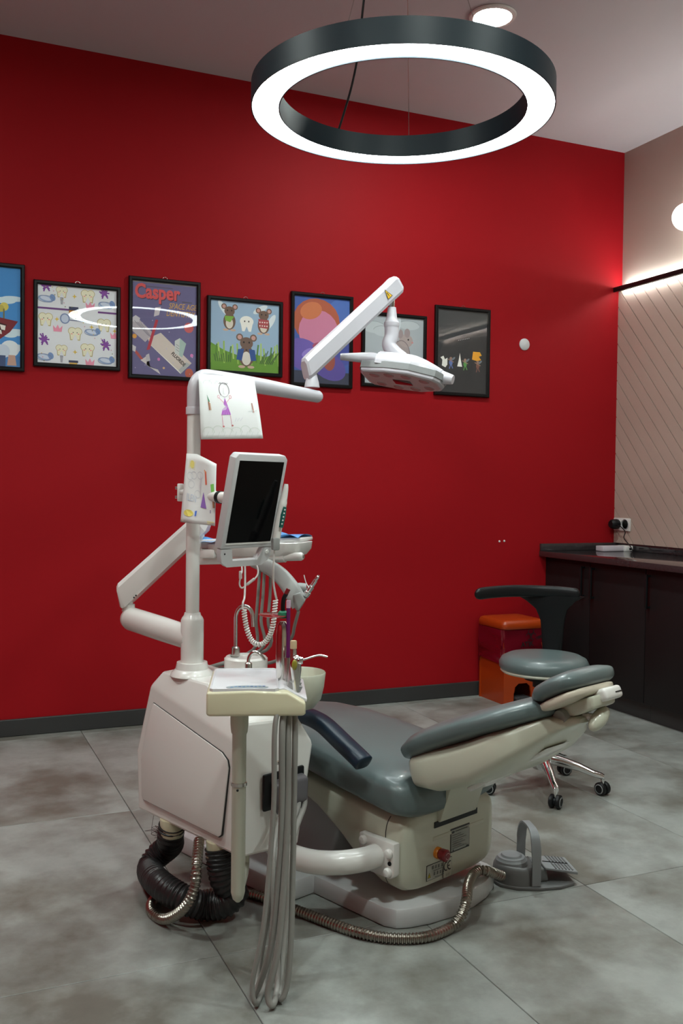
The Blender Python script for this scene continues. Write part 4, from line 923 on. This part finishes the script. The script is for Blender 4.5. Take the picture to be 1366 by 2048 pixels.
for i, p in enumerate(spine):
    t_ = (spine[min(i+1, len(spine)-1)]-spine[max(i-1, 0)]).normalized(); n1 = t_.cross(_f).normalized(); n2 = t_.cross(n1); a = 2*pi*turns*i/len(spine); hel.append(p + (n1*cos(a)+n2*sin(a))*.0062)
b_ = B(); b_.tube(hel[::2] if len(hel) > 900 else hel, .0024, 6); b_.build('coiled_cable', WHITE, ic, 60)
b_ = B(); b_.tube(catmull([hel[-1], at(486, 1205, 2.86), at(489, 1195, 2.9), at(490, 1170, 2.92), at(490, 1140, 2.93), at(489, 1122, 2.93)], 6), .0032, 8); b_.build('cable', WHITE, ic)

# ------------------------------------------------------------------ doctor's instrument table on its folding arm
it = thing('instrument_table', at(505, 1118, 3.05), 'white instrument table with blue film on a folding white arm behind the pole', 'instrument table')
A0 = V((PB.x, PB.y, at(386, 1278, 2.88).z)); A1 = at(262, 1236, 3.16); A1.z = A0.z+.0
A1 = at(264, 1238, 3.14)
b_ = B(); dv2 = (A1-A0).normalized(); b_.tube([A0, A0+(A1-A0)*.5, A1, A1+dv2*.018, A1+dv2*.027], [.036, .0385, .0385, .034, .018], 28); b_.build('lower_arm', WHITE, it, 50)
J = V((A1.x, A1.y, 0)); J = at(257, 1238, 3.15); J.z = 0
b_ = B(); b_.lathe([(.022, at(257, 1222, 3.15).z), (.020, at(257, 1208, 3.15).z), (.014, at(257, 1208, 3.15).z+.001), (.014, at(257, 1195, 3.15).z)], J, 22); b_.build('elbow_post', WHITE, it, 30)
U0 = at(262, 1177, 3.15); U1 = at(402, 1048, 3.12)
dU = (U1-U0).normalized(); sU = dU.cross(V((0, 0, 1))).normalized(); uU = sU.cross(dU)
def uring(c, k=1.0, sh=0): return [c + sU*x*k + uU*y*k + dU*sh*y for x, y in ((-.034, -.036), (.034, -.036), (.038, -.025), (.038, .025), (.028, .038), (-.028, .038), (-.038, .025), (-.038, -.025))]
b_ = B(); b_.loft([uring(U0-dU*.046, .62, .45), uring(U0-dU*.042, .88, .45), uring(U0-dU*.030, 1, .45), uring(U1, .86), uring(U1+dU*.02, .6)]); b_.build('upper_arm', WHITE, it, 25)
for k in (0, 1): 
    q = at(268+k*4, 1195-k*4, 3.108); b_ = B(); b_.ball(q, .003, .003, .003, 8, 6); b_.build('arm_screw', BLACK, it)
b_ = B(); b_.tube([at(401, 1030, 3.12), at(401, 1075, 3.12), at(402, 1118, 3.12)], [.016, .013, .014], 16); b_.build('table_post', WHITE, it)
b_ = B(); S0 = at(398, 1119, 3.12); S1 = at(600, 1113, 2.98); b_.tube([S0, S0+(S1-S0)*.5, S0+(S1-S0)*.86], .0175, 18); b_.build('support_bar', WHITE, it, 50)
b_ = B(); b_.tube([S0+(S1-S0)*.83, S0+(S1-S0)*.99, S1+(S1-S0).normalized()*.004, S1+(S1-S0).normalized()*.010], [.0135, .0135, .0135, .010], 18); b_.build('table_handle', WHITE, it, 40)
b_ = B(); b_.lathe([(.006, 0), (.006, .004)], S1+(S1-S0).normalized()*.010, 10, (S1-S0)); b_.build('handle_bolt', STEEL, it)
tx = (at(598, 1098, 2.98)-at(410, 1099, 3.10)); tw = tx.length; tx.normalize(); ty = V((-tx.y, tx.x, 0)).normalized(); tz = tx.cross(ty); tc = (at(598, 1098, 2.98)+at(410, 1099, 3.10))/2 + ty*.06
TM = Matrix(((tx.x, ty.x, tz.x, tc.x), (tx.y, ty.y, tz.y, tc.y), (tx.z, ty.z, tz.z, tc.z), (0, 0, 0, 1)))
b_ = B(TM)
def tr(w_, d_, z, r=.05): return [V((x, y, z)) for x, y in rrect(w_, d_, r, 6)]
b_.loft([tr(tw-.07, .11, -.026), tr(tw-.03, .15, -.022), tr(tw-.006, .176, -.004), tr(tw, .182, .018), tr(tw-.004, .178, .020), tr(tw-.016, .166, .016), tr(tw-.03, .15, -.006), tr(tw-.07, .11, -.010)]); b_.build('tray_dish', WHITE, it, 40)
FILM = mat('blue_film', (.10, .32, .68), .3, coat=.4, bump=.6, bscale=40)
b_ = B(TM); b_.grid(lambda u, v: V((tw/2-.012-.12*u, -.04+.12*v, .034+.010*sin(u*5+v*3)+.006*u)), 10, 10); b_.build('film_cover', FILM, it, 60)
b_ = B(TM); b_.box((tw/2-.065, .03, .028), (.11, .10, .012), .004, 2); b_.build('keypad', WHITE, it)
b_ = B(TM); b_.grid(lambda u, v: V((-tw/2-.012+.085*u, -.100+.13*v, .042+.006*sin(u*6+v*4)-.022*(1-u)*(1 if v < .4 else .3)-.02*max(0, .25-v))), 10, 10); b_.build('film_cover', FILM, it, 60)
b_ = B(TM); b_.box((-tw/2+.03, -.02, .018), (.07, .12, .03), .006, 2); b_.build('keypad', WHITE, it)
b_ = B(TM); b_.box((-tw/2+.02, -.075, -.012), (.06, .03, .03), .006, 2); b_.build('table_socket', WHITE, it)
# grey holder arm
b_ = B(); hp = catmull([at(510, 1122, 3.02), at(535, 1133, 2.98), at(560, 1150, 2.95), at(580, 1174, 2.93), at(592, 1195, 2.92), at(600, 1206, 2.92)], 6); n_ = len(hp); rings = []
for i, p in enumerate(hp):
    t_ = (hp[min(i+1, n_-1)]-hp[max(i-1, 0)]).normalized(); s_ = t_.cross(_f).normalized(); rings.append(sring(p, s_, t_.cross(s_), .022+.008*i/n_, .016, 4, 16))
b_.loft(rings); b_.build('holder_arm', mat('silver_grey_plastic', (.34, .35, .34), .4), it, 40)
b_ = B(); b_.hull([at(585, 1190, 2.93), at(601, 1183, 2.93), at(612, 1200, 2.93), at(596, 1225, 2.93), at(586, 1213, 2.93), at(586, 1190, 2.88), at(601, 1185, 2.88), at(611, 1201, 2.88), at(597, 1222, 2.88)], .004); b_.build('instrument_holder', GREYP, it, 30)
b_ = B(); b_.lathe([(.016, -.02), (.018, 0), (.016, .02)], at(600, 1177, 2.94), 18, _r0); b_.build('holder_knob', GREYP, it)
for (xa, xb, xc, yb_) in ((517, 512, 506, 1300), (526, 522, 521, 1300), (538, 536, 533, 1290), (597, 592, 585, 1260)):
    b_ = B(); dd_ = 2.97+.01*(xa % 5)
    if xa < 590: pts = [at(xa+3, 1136, dd_), at(xb+4, 1190, dd_), at(xb, 1240, dd_), at(xc, 1300, dd_+.02), LC(-.43+.02*(xa % 3), 2.49, .665)]
    else: pts = [at(597, 1222, 2.91), at(589, 1252, 2.93), at(583, 1275, 2.96), at(560, 1305, 3.0), at(542, 1325, 3.03), LC(-.40, 2.49, .66)]
    b_.tube(catmull(pts, 6), .0052, 10); b_.build('hose', HOSEM, it, 60)
# small white cables with inline plugs under the table
b_ = B(); b_.tube(catmull([at(483, 1126, 2.96), at(484, 1142, 2.95), at(482, 1150, 2.94), at(479, 1168, 2.94), at(484, 1176, 2.94), at(494, 1169, 2.94), at(510, 1157, 2.94), at(516, 1146, 2.95), at(514, 1132, 2.96), at(508, 1124, 2.96)], 6), .0026, 8); b_.build('cable', WHITE, it, 60)
b_ = B(); b_.hull([at(481, 1142, 2.945)+V(o_) for o_ in ((.006, 0, .0), (-.006, 0, 0), (0, .006, 0), (0, -.006, 0))] + [at(481, 1158, 2.945)+V(o_) for o_ in ((.006, 0, .0), (-.006, 0, 0), (0, .006, 0), (0, -.006, 0))], .002); b_.tube([at(494, 1169, 2.94), at(509, 1157.5, 2.94)], .0045, 10); b_.build('cable_plug', WHITE, it)
# air-water handpiece in the holder
hpz = thing('turbine_handpiece', at(608, 1190, 2.92), 'small chrome handpiece with thin nozzle in the grey holder', 'handpiece')
b_ = B(); a0_, a1_ = at(611, 1192, 2.91), at(638, 1150, 2.90); b_.tube([a0_+(a1_-a0_)*t for t in (0, .2, .22, .45, .5, .75, .78, .93, .95, 1)], [.009, .0105, .008, .009, .0065, .0065, .005, .005, .0035, .0035], 14); b_.build('body', CHROME, hpz, 30)
b_ = B(); b_.tube(catmull([at(619, 1177, 2.90), at(612, 1165, 2.90), at(608, 1150, 2.90)], 5), .0014, 6); b_.build('nozzle', WHITE, hpz)

# ------------------------------------------------------------------ assistant tray on its post
ex = V((sin(radians(109)), cos(radians(109)), 0)); ey = V((-ex.y, ex.x, 0))
T0 = at(412, 1434, 2.22); T0z = T0.z
AM = Matrix(((ex.x, ey.x, 0, T0.x), (ex.y, ey.y, 0, T0.y), (0, 0, 1, T0.z), (0, 0, 0, 1)))
asn = thing('assistant_tray', AM @ V((.11, .12, -.45)), 'white assistant tray, yellowish light put in its body colour, on a white post with four grey hoses hanging to the floor', 'instrument tray')
prof = [(0, 0), (.228, 0), (.228, .030), (.190, .052), (0, .052)]
AW, AD = .233, .27
b_ = B(AM)
b_.prism([(.004, 0), (AW-.004, 0), (AW, .006), (AW, .030), (.190, .056), (.10, .060), (.0, .057), (0, .006)], lambda x, y, d: V((x - (.012*(1-y/.057) if x < .1 else 0)*0, d, y)), 0, AD, .006, 3)
b_.build('tray_body', YELLOWLIT, asn, 35)  # white tray; the yellowish light on its front is in this colour
b_ = B(AM)
def srf(x, y): return .0605 if x < .11 else .0605-.004*(x-.11)/.08
ib = [(.016, .008), (.160, .008), (.168, .018), (.168, .250), (.158, .262), (.018, .262), (.008, .250), (.008, .018)]
b_.prism(ib, lambda x, y, d: V((x, y, d)), .055, .0616, .001); b_.build('tray_insert', mat('cool_white_plastic', (.68, .68, .71), .3, coat=.3), asn, 40)
b_ = B(AM)
lip = [V((x, y, 0)) for x, y in ib]; rg = []
for i in range(len(lip)):
    p = lip[i]; q = V((.09, .135, 0)); o_ = (p-q).normalized()
    rg.append([p+o_*.002+V((0, 0, .055)), p+o_*.002+V((0, 0, .0640)), p-o_*.004+V((0, 0, .0640)), p-o_*.006+V((0, 0, .060))])
b_.loft(rg, False, True); b_.build('tray_rim', mat('cool_white_plastic', (.68, .68, .71)), asn, 40)
b_ = B(AM); b_.prism([(.095+.050*cos(t)*(1 if abs(cos(t)) < 1 else 1)+(.0 if cos(t) > 0 else -.0), .034+.019*sin(t)) for t in [2*pi*i/24 for i in range(24)]], lambda x, y, d: V((x, y, d)), .055, .0630); kp = b_.build('control_panel', mat('panel_grey', (.36, .42, .44), .35), asn, 0)
P = Print(lambda u, v, h: AM @ V((.05+u, .026+v, .0630+h)), .0002)
for i in range(9): P.ell(.008+.0095*i, .006+.006*((i*5) % 3)/2, .0042, .0035, ((70, 120, 170), (110, 150, 190), (54, 100, 160))[i % 3], n=8)
P.build('print', kp)
# holder strip along the sloping side
b_ = B(AM); b_.hull([(.168, .03, .058), (.182, .03, .062), (.168, .262, .058), (.182, .262, .062), (.236, .03, .026), (.238, .03, .034), (.236, .262, .026), (.238, .262, .034)], .002); b_.build('holder_strip', mat('cool_white_plastic', (.68, .68, .71)), asn)
SPOTS = [(.205, .205), (.205, .16), (.205, .115), (.205, .07)]
for x, y in SPOTS:
    b_ = B(AM); b_.lathe([(.015, -.012), (.018, -.010), (.018, .016), (.013, .018), (.013, -.01)], (x, y, .048), 20, V((.45, 0, 1)), caps=False); b_.build('holder_cup', GREYP, asn)
# the post: down from the tray and round the bend up to the cabinet
pt_ = at(479, 1440, 2.30); pb_ = at(480, 1796, 2.30)
pz0 = pb_.z
b_ = B(); b_.tube([V((pt_.x, pt_.y, T0z+.004)), V((pt_.x, pt_.y, T0z-.035)), V((pt_.x, pt_.y, T0z-.055)), V((pt_.x, pt_.y, T0z-.06)), V((pt_.x, pt_.y, pz0+.01)), V((pt_.x, pt_.y, pz0-.006)), V((pt_.x, pt_.y, pz0-.014))], [.022, .022, .020, .0172, .0172, .013, .005], 22); b_.build('post', IVORY, asn, 40)
b_ = B(); b_.lathe([(.0176, -.005), (.0196, -.004), (.0196, .004), (.0176, .005)], V((pt_.x, pt_.y, at(475, 1568, 2.30).z)), 22); b_.build('post_ring', STEEL, asn)
b_ = B(); b_.ball(at(475, 1581, 2.28), .0032, .0032, .0032, 10, 6); b_.build('post_screw', BLACK, asn)
q2 = LC(-.548, 2.095, .24); q3 = V((q2.x, q2.y, .185)); q4 = V((pt_.x, pt_.y, pz0+.02))
b_ = B(); b_.tube(catmull([q2, q3, q3+(q4-q3)*.25+V((0, 0, -.012)), q3+(q4-q3)*.7+V((0, 0, -.006)), q4], 6), .0155, 18); b_.build('post_bend', IVORY, asn, 60)
# hoses hanging from the tray to the floor and back up to the cabinet
HS = [((552, 1438), [(548, 1600), (540, 1720), (526, 1860), (505, 1965)], (512, 2008), [(528, 1975), (545, 1850), (548, 1700), (534, 1560)]),
      ((566, 1438), [(564, 1600), (560, 1720), (545, 1880), (520, 1965)], (506, 1992), [(512, 1960), (530, 1860), (556, 1700), (548, 1570)]),
      ((577, 1438), [(576, 1600), (570, 1740), (556, 1900), (536, 1985)], (546, 2010), [(556, 1960), (552, 1850), (566, 1700), (575, 1580)]),
      ((590, 1438), [(588, 1600), (586, 1720), (582, 1880), (574, 1970)], (561, 1998), [(562, 1950), (572, 1850), (584, 1690), (598, 1545)])]
for k, (p0_, dn, bt, upb) in enumerate(HS):
    d0 = 2.235+.015*k; zb = onz(bt[0], bt[1], .012); db_ = (zb-EYE).dot(_f)
    pts = [AM @ V((SPOTS[3-k][0], SPOTS[3-k][1], .03))]
    a = at(p0_[0], p0_[1], d0); pts.append(a)
    for i, q in enumerate(dn): pts.append(at(q[0], q[1], d0+(db_-d0)*(i+1)/5))
    pts.append(zb)
    for i, q in enumerate(upb[:3]): pts.append(at(q[0], q[1], db_+(2.50-db_)*((i+1)/4)**.8))
    pts.append(LC((-.485, -.46, -.42, -.395)[k], 2.012, .345)); pts.append(LC((-.485, -.46, -.42, -.395)[k], 2.03, .385))
    b_ = B(); cp_ = catmull(pts, 8)
    for p in cp_: p.z = max(p.z, .0085)
    b_.tube(cp_, (.0062, .0080, .0078, .0072)[k], 12); b_.build('hose', HOSEM, asn, 60)

# instruments standing in the tray holders
cl_ = thing('curing_light', AM @ V((.20, .19, .055)), 'steel curing light with round red shield in the tray holder', 'curing light')
ub_, ut_ = at(564, 1372, 2.37), at(566, 1243, 2.37)
b_ = B(); b_.tube([ub_+(ut_-ub_)*t for t in (0, .05, .45, .8, .94, 1)], [.010, .0135, .0165, .0165, .0145, .008], 24); b_.build('body', mat('polished_steel', (.72, .70, .66), .16, 1.0), cl_, 40)
b_ = B(); b_.lathe([(.0, 0), (.032, 0), (.036, .0015), (.032, .003), (0, .003)], at(546, 1231, 2.37), 32, (.02, -.05, 1), caps=False); b_.build('shield', mat('red_shield', (.20, .012, .012), .12, coat=.6), cl_)
b_ = B(); b_.lathe([(.012, -.008), (.013, 0), (.012, .006), (.009, .009)], at(566, 1229, 2.37), 20); b_.build('collar', mat('green_plastic', (.02, .22, .12), .4), cl_)
b_ = B(); b_.tube(catmull([at(566, 1230, 2.37), at(566, 1210, 2.37), at(568, 1196, 2.37), at(573, 1187, 2.37)], 5), [.0055]*14+[.0052]*2, 12); b_.build('light_guide', BLACK, cl_, 60)
b_ = B(); b_.tube([at(572, 1188, 2.37), at(577, 1178, 2.37)], .0054, 12); b_.build('guide_tip', mat('dark_red_plastic', (.18, .006, .010)), cl_)
sj = thing('saliva_ejector', AM @ V((.20, .15, .055)), 'slim purple saliva ejector with pale tip standing in the tray', 'suction tip')
b_ = B(); b_.tube([at(572, 1375, 2.36), at(576, 1330, 2.36), at(577, 1214, 2.36)], .0048, 14); b_.build('tube', mat('purple_plastic', (.13, .01, .11), .3, coat=.2), sj)
b_ = B(); b_.tube([at(577, 1216, 2.36), at(577, 1201, 2.36)], .0055, 14); b_.build('tip', mat('pale_pink_plastic', (.6, .42, .55), .4), sj)
b_ = B(); b_.tube([at(568, 1380, 2.355), at(574, 1352, 2.355), at(575, 1315, 2.355)], [.007, .009, .0075], 14); b_.build('valve', STEEL, sj)
sv = thing('suction_valve', AM @ V((.20, .115, .055)), 'chrome suction valve with beige cap standing behind the syringe', 'suction valve')
b_ = B(); b_.tube([at(578, 1388, 2.33), at(584, 1352, 2.33), at(587, 1322, 2.33), at(587, 1300, 2.33), at(587, 1296, 2.33)], [.009, .011, .009, .0078, .0072], 16); b_.build('body', STEEL, sv, 40)
b_ = B(); b_.tube([at(587, 1298, 2.33), at(587, 1297, 2.33), at(587, 1283, 2.33), at(587, 1281, 2.33)], [.006, .0082, .0082, .007], 16); b_.build('cap', mat('beige_plastic', (.55, .42, .26), .45), sv)
sy = thing('air_water_syringe', AM @ V((.21, .07, .05)), 'chrome air water syringe with long thin nozzle pointing right', 'syringe')
b_ = B(); b_.tube([at(591, 1388, 2.29), at(592, 1362, 2.29), at(592, 1340, 2.29), at(591, 1325, 2.29), at(594, 1316, 2.29), at(597, 1311, 2.29)], [.007, .010, .013, .014, .012, .005], 18); b_.build('body', mat('polished_steel', (.72, .70, .66)), sy, 50)
b_ = B(); b_.ball(at(589, 1330, 2.275), .007, .005, .013, 14, 8); b_.build('trigger', mat('olive_plastic', (.28, .25, .03), .3), sy)
b_ = B(); b_.lathe([(.009, -.006), (.010, 0), (.008, .006)], at(601, 1321, 2.285), 18, _r0); b_.build('nozzle_nut', CHROME, sy)
b_ = B(); b_.tube(catmull([at(602, 1321, 2.285), at(620, 1315, 2.285), at(634, 1311, 2.285), at(644, 1311, 2.285), at(655, 1314, 2.285)], 4), .0026, 10); b_.build('nozzle', STEEL, sy)

# ------------------------------------------------------------------ children's drawings
def sheet(name, S, label, draw, nu=14, nv=14):
    t = thing(name, S(.5, 0), label, 'drawing', "children's drawings hung on the unit")
    nrm = lambda u, v: ((S(min(u+.02, 1.02), v)-S(u-.02, v)).cross(S(u, v+.02)-S(u, v-.02))).normalized()
    def SS(u, v, h):
        n = nrm(u, v); n = n if n.dot(EYE-S(u, v)) > 0 else -n
        return S(u, v) + n*(.0012+h)
    b_ = B(); b_.grid(lambda u, v: S(u, v), nu, nv); o = b_.build('paper', PAPER, t, 60)
    md = o.modifiers.new('thickness', 'SOLIDIFY'); md.thickness = .0006; md.offset = 0
    P = Print(SS, .000008); draw(P); P.build('drawing_ink', t)
p_tl, p_tr, p_br, p_bl = at(397, 748, 2.835), at(508, 757, 2.985), at(526, 877, 2.93), at(402, 879, 2.80)
tow = (EYE-p_tl).normalized(); tow.z = 0
def S1_(u, v):
    p = (p_bl*(1-u)+p_br*u)*(1-v) + (p_tl*(1-u)+p_tr*u)*v
    return p + tow*(.010*sin(pi*u)*(1-v)**1.0+.016*sin(pi*min(max(v, 0), 1)) - .03*max(0, v-.88)) + V((0, 0, .010*max(0, v-.9)))
def dots(P, pts, c, wd=.006): P.line(pts, wd, c)
def draw1(P):
    g = (176, 184, 182); K = (54, 50, 54); V_ = (170, 96, 186); pk = (214, 120, 150)
    P.loop(.42, .765, .085, .115, .012, K, -30, 230, 26); P.loop(.42, .765, .082, .112, .006, (150, 140, 146)); P.line([(.41, .80), (.405, .70), (.43, .70)], .004, (170, 160, 164))
    for i in range(7): P.line([(.34+.022*i, .86+.01*sin(i)), (.36+.022*i, .885)], .008, K)
    P.poly([(.42, .64), (.34, .37), (.50, .375)], V_)
    for i in range(9): P.line([(.42, .63), (.345+.019*i, .375)], .007, (150, 70, 170) if i % 2 else (190, 120, 200))
    P.line([(.40, .56), (.32, .64)], .006, pk); P.line([(.44, .56), (.51, .64)], .006, pk); P.loop(.315, .655, .016, .022, .005, pk); P.loop(.515, .655, .018, .026, .006, (200, 90, 110))
    P.line([(.35, .37), (.36, .20)], .006, pk); P.line([(.49, .37), (.50, .22)], .006, pk); P.ell(.365, .19, .018, .014, (190, 110, 110), n=8); P.ell(.51, .205, .018, .014, (190, 110, 110), n=8)
    P.poly([(.12, .68), (.14, .57), (.165, .57)], (50, 130, 90)); P.line([(.145, .57), (.155, .44)], .02, (150, 96, 70)); P.line([(.165, .55), (.178, .44)], .012, (196, 160, 130))
    P.poly([(.87, .57), (.89, .57), (.905, .42), (.88, .42)], (172, 130, 120)); P.line([(.80, .43), (.96, .455)], .006, (190, 196, 196))
    for cx, cy, r in ((.14, .86, .07), (.24, .88, .07), (.33, .86, .06)): P.loop(cx, cy, r, r*.7, .004, g, -10, 190)
    for i in range(6): P.loop(.12+.15*i, .10, .09, .085+.02*sin(i*2), .004, (176, 190, 170), 0, 180)
    for i in range(10): P.line([(.08+.09*i, .03), (.12+.09*i, .11)], .003, g)
    for i in range(9): P.line([(.6+.04*i, .76+.012*(i % 3)), (.615+.04*i, .83-.01*(i % 2))], .003, (190, 198, 206))
    P.line([(.56, .27), (.58, .33), (.60, .27), (.63, .32), (.65, .28), (.69, .33)], .005, (190, 184, 200))
sheet('child_drawing', S1_, "child's drawing of a girl in a purple dress hung over the lamp arm", draw1)
q_tl, q_tr, q_br, q_bl = at(373, 909, 2.835), at(433, 926, 2.80), at(430, 1052, 2.79), at(361, 1044, 2.825)
def S2_(u, v):
    p = (q_bl*(1-u)+q_br*u)*(1-v) + (q_tl*(1-u)+q_tr*u)*v
    uu = min(max(u, 0), 1)
    return p + tow*(.012*sin(pi*uu)+.006*sin(2*pi*uu+3*v)) + V((0, 0, .010*(1-abs(2*u-.7)) if v > .95 else 0))
def draw2(P):
    g = (186, 190, 196); 
    P.ell(.22, .88, .07, .06, (226, 214, 120)); 
    for i in range(7): P.line([(.12+.03*i, .80+.02*(i % 2)), (.14+.03*i, .93)], .008, (230, 220, 140))
    P.line([(.66, .82), (.70, .62)], .05, (216, 110, 90)); P.line([(.62, .84), (.68, .80)], .02, (230, 150, 90)); P.poly([(.83, .64), (.93, .66), (.97, .46), (.88, .44)], (120, 190, 90)); P.line([(.92, .44), (.95, .28)], .05, (168, 120, 92)); P.line([(.96, .44), (.98, .28)], .015, (90, 90, 70))
    P.poly([(.63, .50), (.56, .26), (.74, .25)], (140, 100, 180)); 
    for i in range(6): P.line([(.63, .49), (.575+.028*i, .26)], .01, (110, 76, 160))
    P.ell(.22, .15, .14, .05, (232, 218, 110)); P.poly([(.40, .19), (.46, .20), (.44, .12), (.40, .11)], (70, 110, 200)); P.rect(.02, .045, .98, .06, (226, 216, 150)); P.rect(.05, .02, .9, .03, (214, 206, 150))
    for cx, cy in ((.18, .70), (.30, .72), (.24, .58), (.5, .74), (.45, .45)): P.loop(cx, cy, .09, .055, .007, g)
    P.text('ILEN', .12, .34, .15, (186, 196, 210), -4, 0, 1.0)
    for i in range(5): P.line([(.5+.012*i, .55-.02*i), (.52+.01*i, .78-.02*i)], .006, (206, 200, 206))
    P.line([(.86, .19), (.86, .24)], .02, (120, 110, 150))
sheet('child_drawing', S2_, "child's crayon drawing wrapped around the pole beside the monitor", draw2)

# ------------------------------------------------------------------ hoses on the floor
def F(px, py, z): return onz(px, py, z)
R1 = .041
o1b = o1+V((0, 0, -.05)); o2b = o2+V((0, 0, -.05))
p = catmull([o1b+V((0, 0, .03)), o1b+V((0, .02, -.02)), F(340, 1690, .12), F(312, 1715, .075), F(300, 1742, .05), F(322, 1770, .080), F(365, 1797, .066), F(410, 1812, R1), F(450, 1806, .05), F(470, 1782, .08), o2b+V((.012, -.01, -.06)), o2b+V((0, 0, .03))], 10)
rp = resample(p, .0032)
b_ = B(); b_.tube(rp, [R1*(1.0 if (i//2) % 2 == 0 else .90) for i in range(len(rp))], 22)
tag(b_.build('drain_hose', HOSED, None, 50), 'thick black corrugated hose looping on the floor under the unit', 'hose')
R2 = .0155
h0 = at(398, 1690, 2.72); 
pts = [V((h0.x, h0.y, .235)), F(393, 1730, .198), F(391, 1765, .155), F(378, 1802, .105), F(354, 1828, .056), F(326, 1838, R2+.004), F(303, 1822, R2), F(306, 1802, R2), F(335, 1788, R2*1.0), F(400, 1790, R2), F(455, 1782, R2), F(510, 1790, R2), F(560, 1808, R2), F(640, 1838, R2), F(710, 1863, R2), F(780, 1876, R2), F(850, 1874, R2), F(902, 1854, R2+.002), F(924, 1828, .045), F(933, 1798, .075), F(936, 1772, .084), F(944, 1752, .082), F(958, 1741, .084), F(974, 1742, .080), F(988, 1746, .060), F(1004, 1752, .042)]
rp = resample(catmull(pts, 10), .0026)
b_ = B(); b_.tube(rp, [R2*(1.0 if (i//2) % 2 == 0 else .80) for i in range(len(rp))], 14)
tag(b_.build('pedal_hose', DSTEEL, None, 25), 'ribbed metal hose running across the floor to the foot pedal', 'hose')
# tangle of thin wire under the cabinet
wt_ = LC(-.56, 2.53, .20); pts = []
rnd = random.Random(3)
for i in range(34): pts.append(wt_ + V((rnd.uniform(-.03, .05), rnd.uniform(-.03, .03), -.035+rnd.gauss(0, .009))) if i else LC(-.56, 2.53, .245))
b_ = B(); b_.tube(catmull(pts, 4), .0006, 5); tag(b_.build('wire_tangle', mat('thin_dark_wire', (.05, .03, .03), .4), None, 60), 'tangle of thin dark wire dangling under the unit cabinet', 'wire')

# ------------------------------------------------------------------ foot pedal
pa = V((.955, -.286, 0)).normalized(); pb2 = V((-pa.y, pa.x, 0)); pc_ = V((1.748, 2.525, 0))
FM = Matrix(((pa.x, pb2.x, 0, pc_.x), (pa.y, pb2.y, 0, pc_.y), (0, 0, 1, 0), (0, 0, 0, 1)))
fp = thing('foot_pedal', pc_, 'grey dental foot pedal with tall strap handle on the floor', 'foot pedal')
PG = mat('pedal_grey', (.16, .165, .165), .45); PL = mat('pedal_pale_grey', (.27, .29, .30), .45)
b_ = B(FM); bo = [(.155, -.06), (.155, .06), (.10, .085), (.03, .092), (-.04, .080), (-.085, .05), (-.102, 0), (-.085, -.05), (-.04, -.080), (.03, -.092), (.10, -.085)]
b_.prism(bo, lambda x, y, d: V((x, y, d)), 0, .010, .003); b_.build('base', PG, fp, 30)
b_ = B(FM)
def fring(k, z, sx=1): return [V((-.015+.078*k*cos(t)*(1 if cos(t) < 0 else 1.0), .075*k*sin(t), z - (.012 if cos(t) > .5 and z > .05 else 0))) for t in [2*pi*i/36 for i in range(36)]]
b_.loft([fring(1.02, .009), fring(1.0, .040), fring(.97, .054), fring(.90, .062), fring(.86, .064)]); b_.build('body', PG, fp, 45)
b_ = B(FM); b_.lathe([(.052, .058), (.050, .070), (.044, .076), (.043, .079), (.034, .080), (.030, .086), (.012, .087), (0, .087)], (-.035, 0, 0), 36, caps=False); b_.build('dial', PL, fp, 35)
b_ = B(FM); rings = []
for i in range(21):
    t = pi*i/20; y = .080*cos(t); z = .195-.0 if False else (.166*sin(t)**.55 if 0 < i < 20 else .0)
    y = .080*(1 if cos(t) > 0 else -1)*abs(cos(t))**.55; hw = .011+.005*abs(cos(t)) if 2 < i < 18 else .014
    rings.append((y, z+.012, hw))
rr2 = []
for i, (y, z, hw) in enumerate(rings):
    y0_, z0_ = rings[max(i-1, 0)][:2]; y1_, z1_ = rings[min(i+1, 20)][:2]; tg = V((0, y1_-y0_, z1_-z0_)).normalized(); nn_ = V((0, -tg.z, tg.y))
    c = V((.022, y, z)); rr2.append([c+V((-hw, 0, 0))-nn_*.003, c+V((hw, 0, 0))-nn_*.003, c+V((hw, 0, 0))+nn_*.003, c+V((-hw, 0, 0))+nn_*.003])
b_.loft(rr2); b_.build('strap_handle', PL, fp, 40)
b_ = B(FM); b_.hull([(.060, -.052, .050), (.060, .052, .050), (.165, -.060, .034), (.165, .060, .034), (.060, -.052, .058), (.060, .052, .058), (.165, -.060, .044), (.165, .060, .044)], .003); tp_ = b_.build('tread', PL, fp)
for i in range(6):
    for s in (-1, 1):
        b_ = B(FM); x = .095+.011*i; z = .0592-.0001-(x-.06)*.133
        b_.box((x, s*.030, z), (.004, .046, .003)); b_.build('tread_rib', PG, tp_, 0)
b_ = B(FM); b_.box((.110, 0, .0525), (.085, .0025, .002), 0, 2, Matrix.Rotation(radians(7.6), 3, 'Y')); b_.build('tread_gap', BLACK, tp_, 0)
b_ = B(FM); b_.hull([(.03, -.05, .01), (.03, .05, .01), (.075, -.045, .01), (.075, .045, .01), (.03, -.05, .06), (.03, .05, .06), (.068, -.045, .048), (.068, .045, .048)], .006); b_.build('hinge_block', PG, fp)
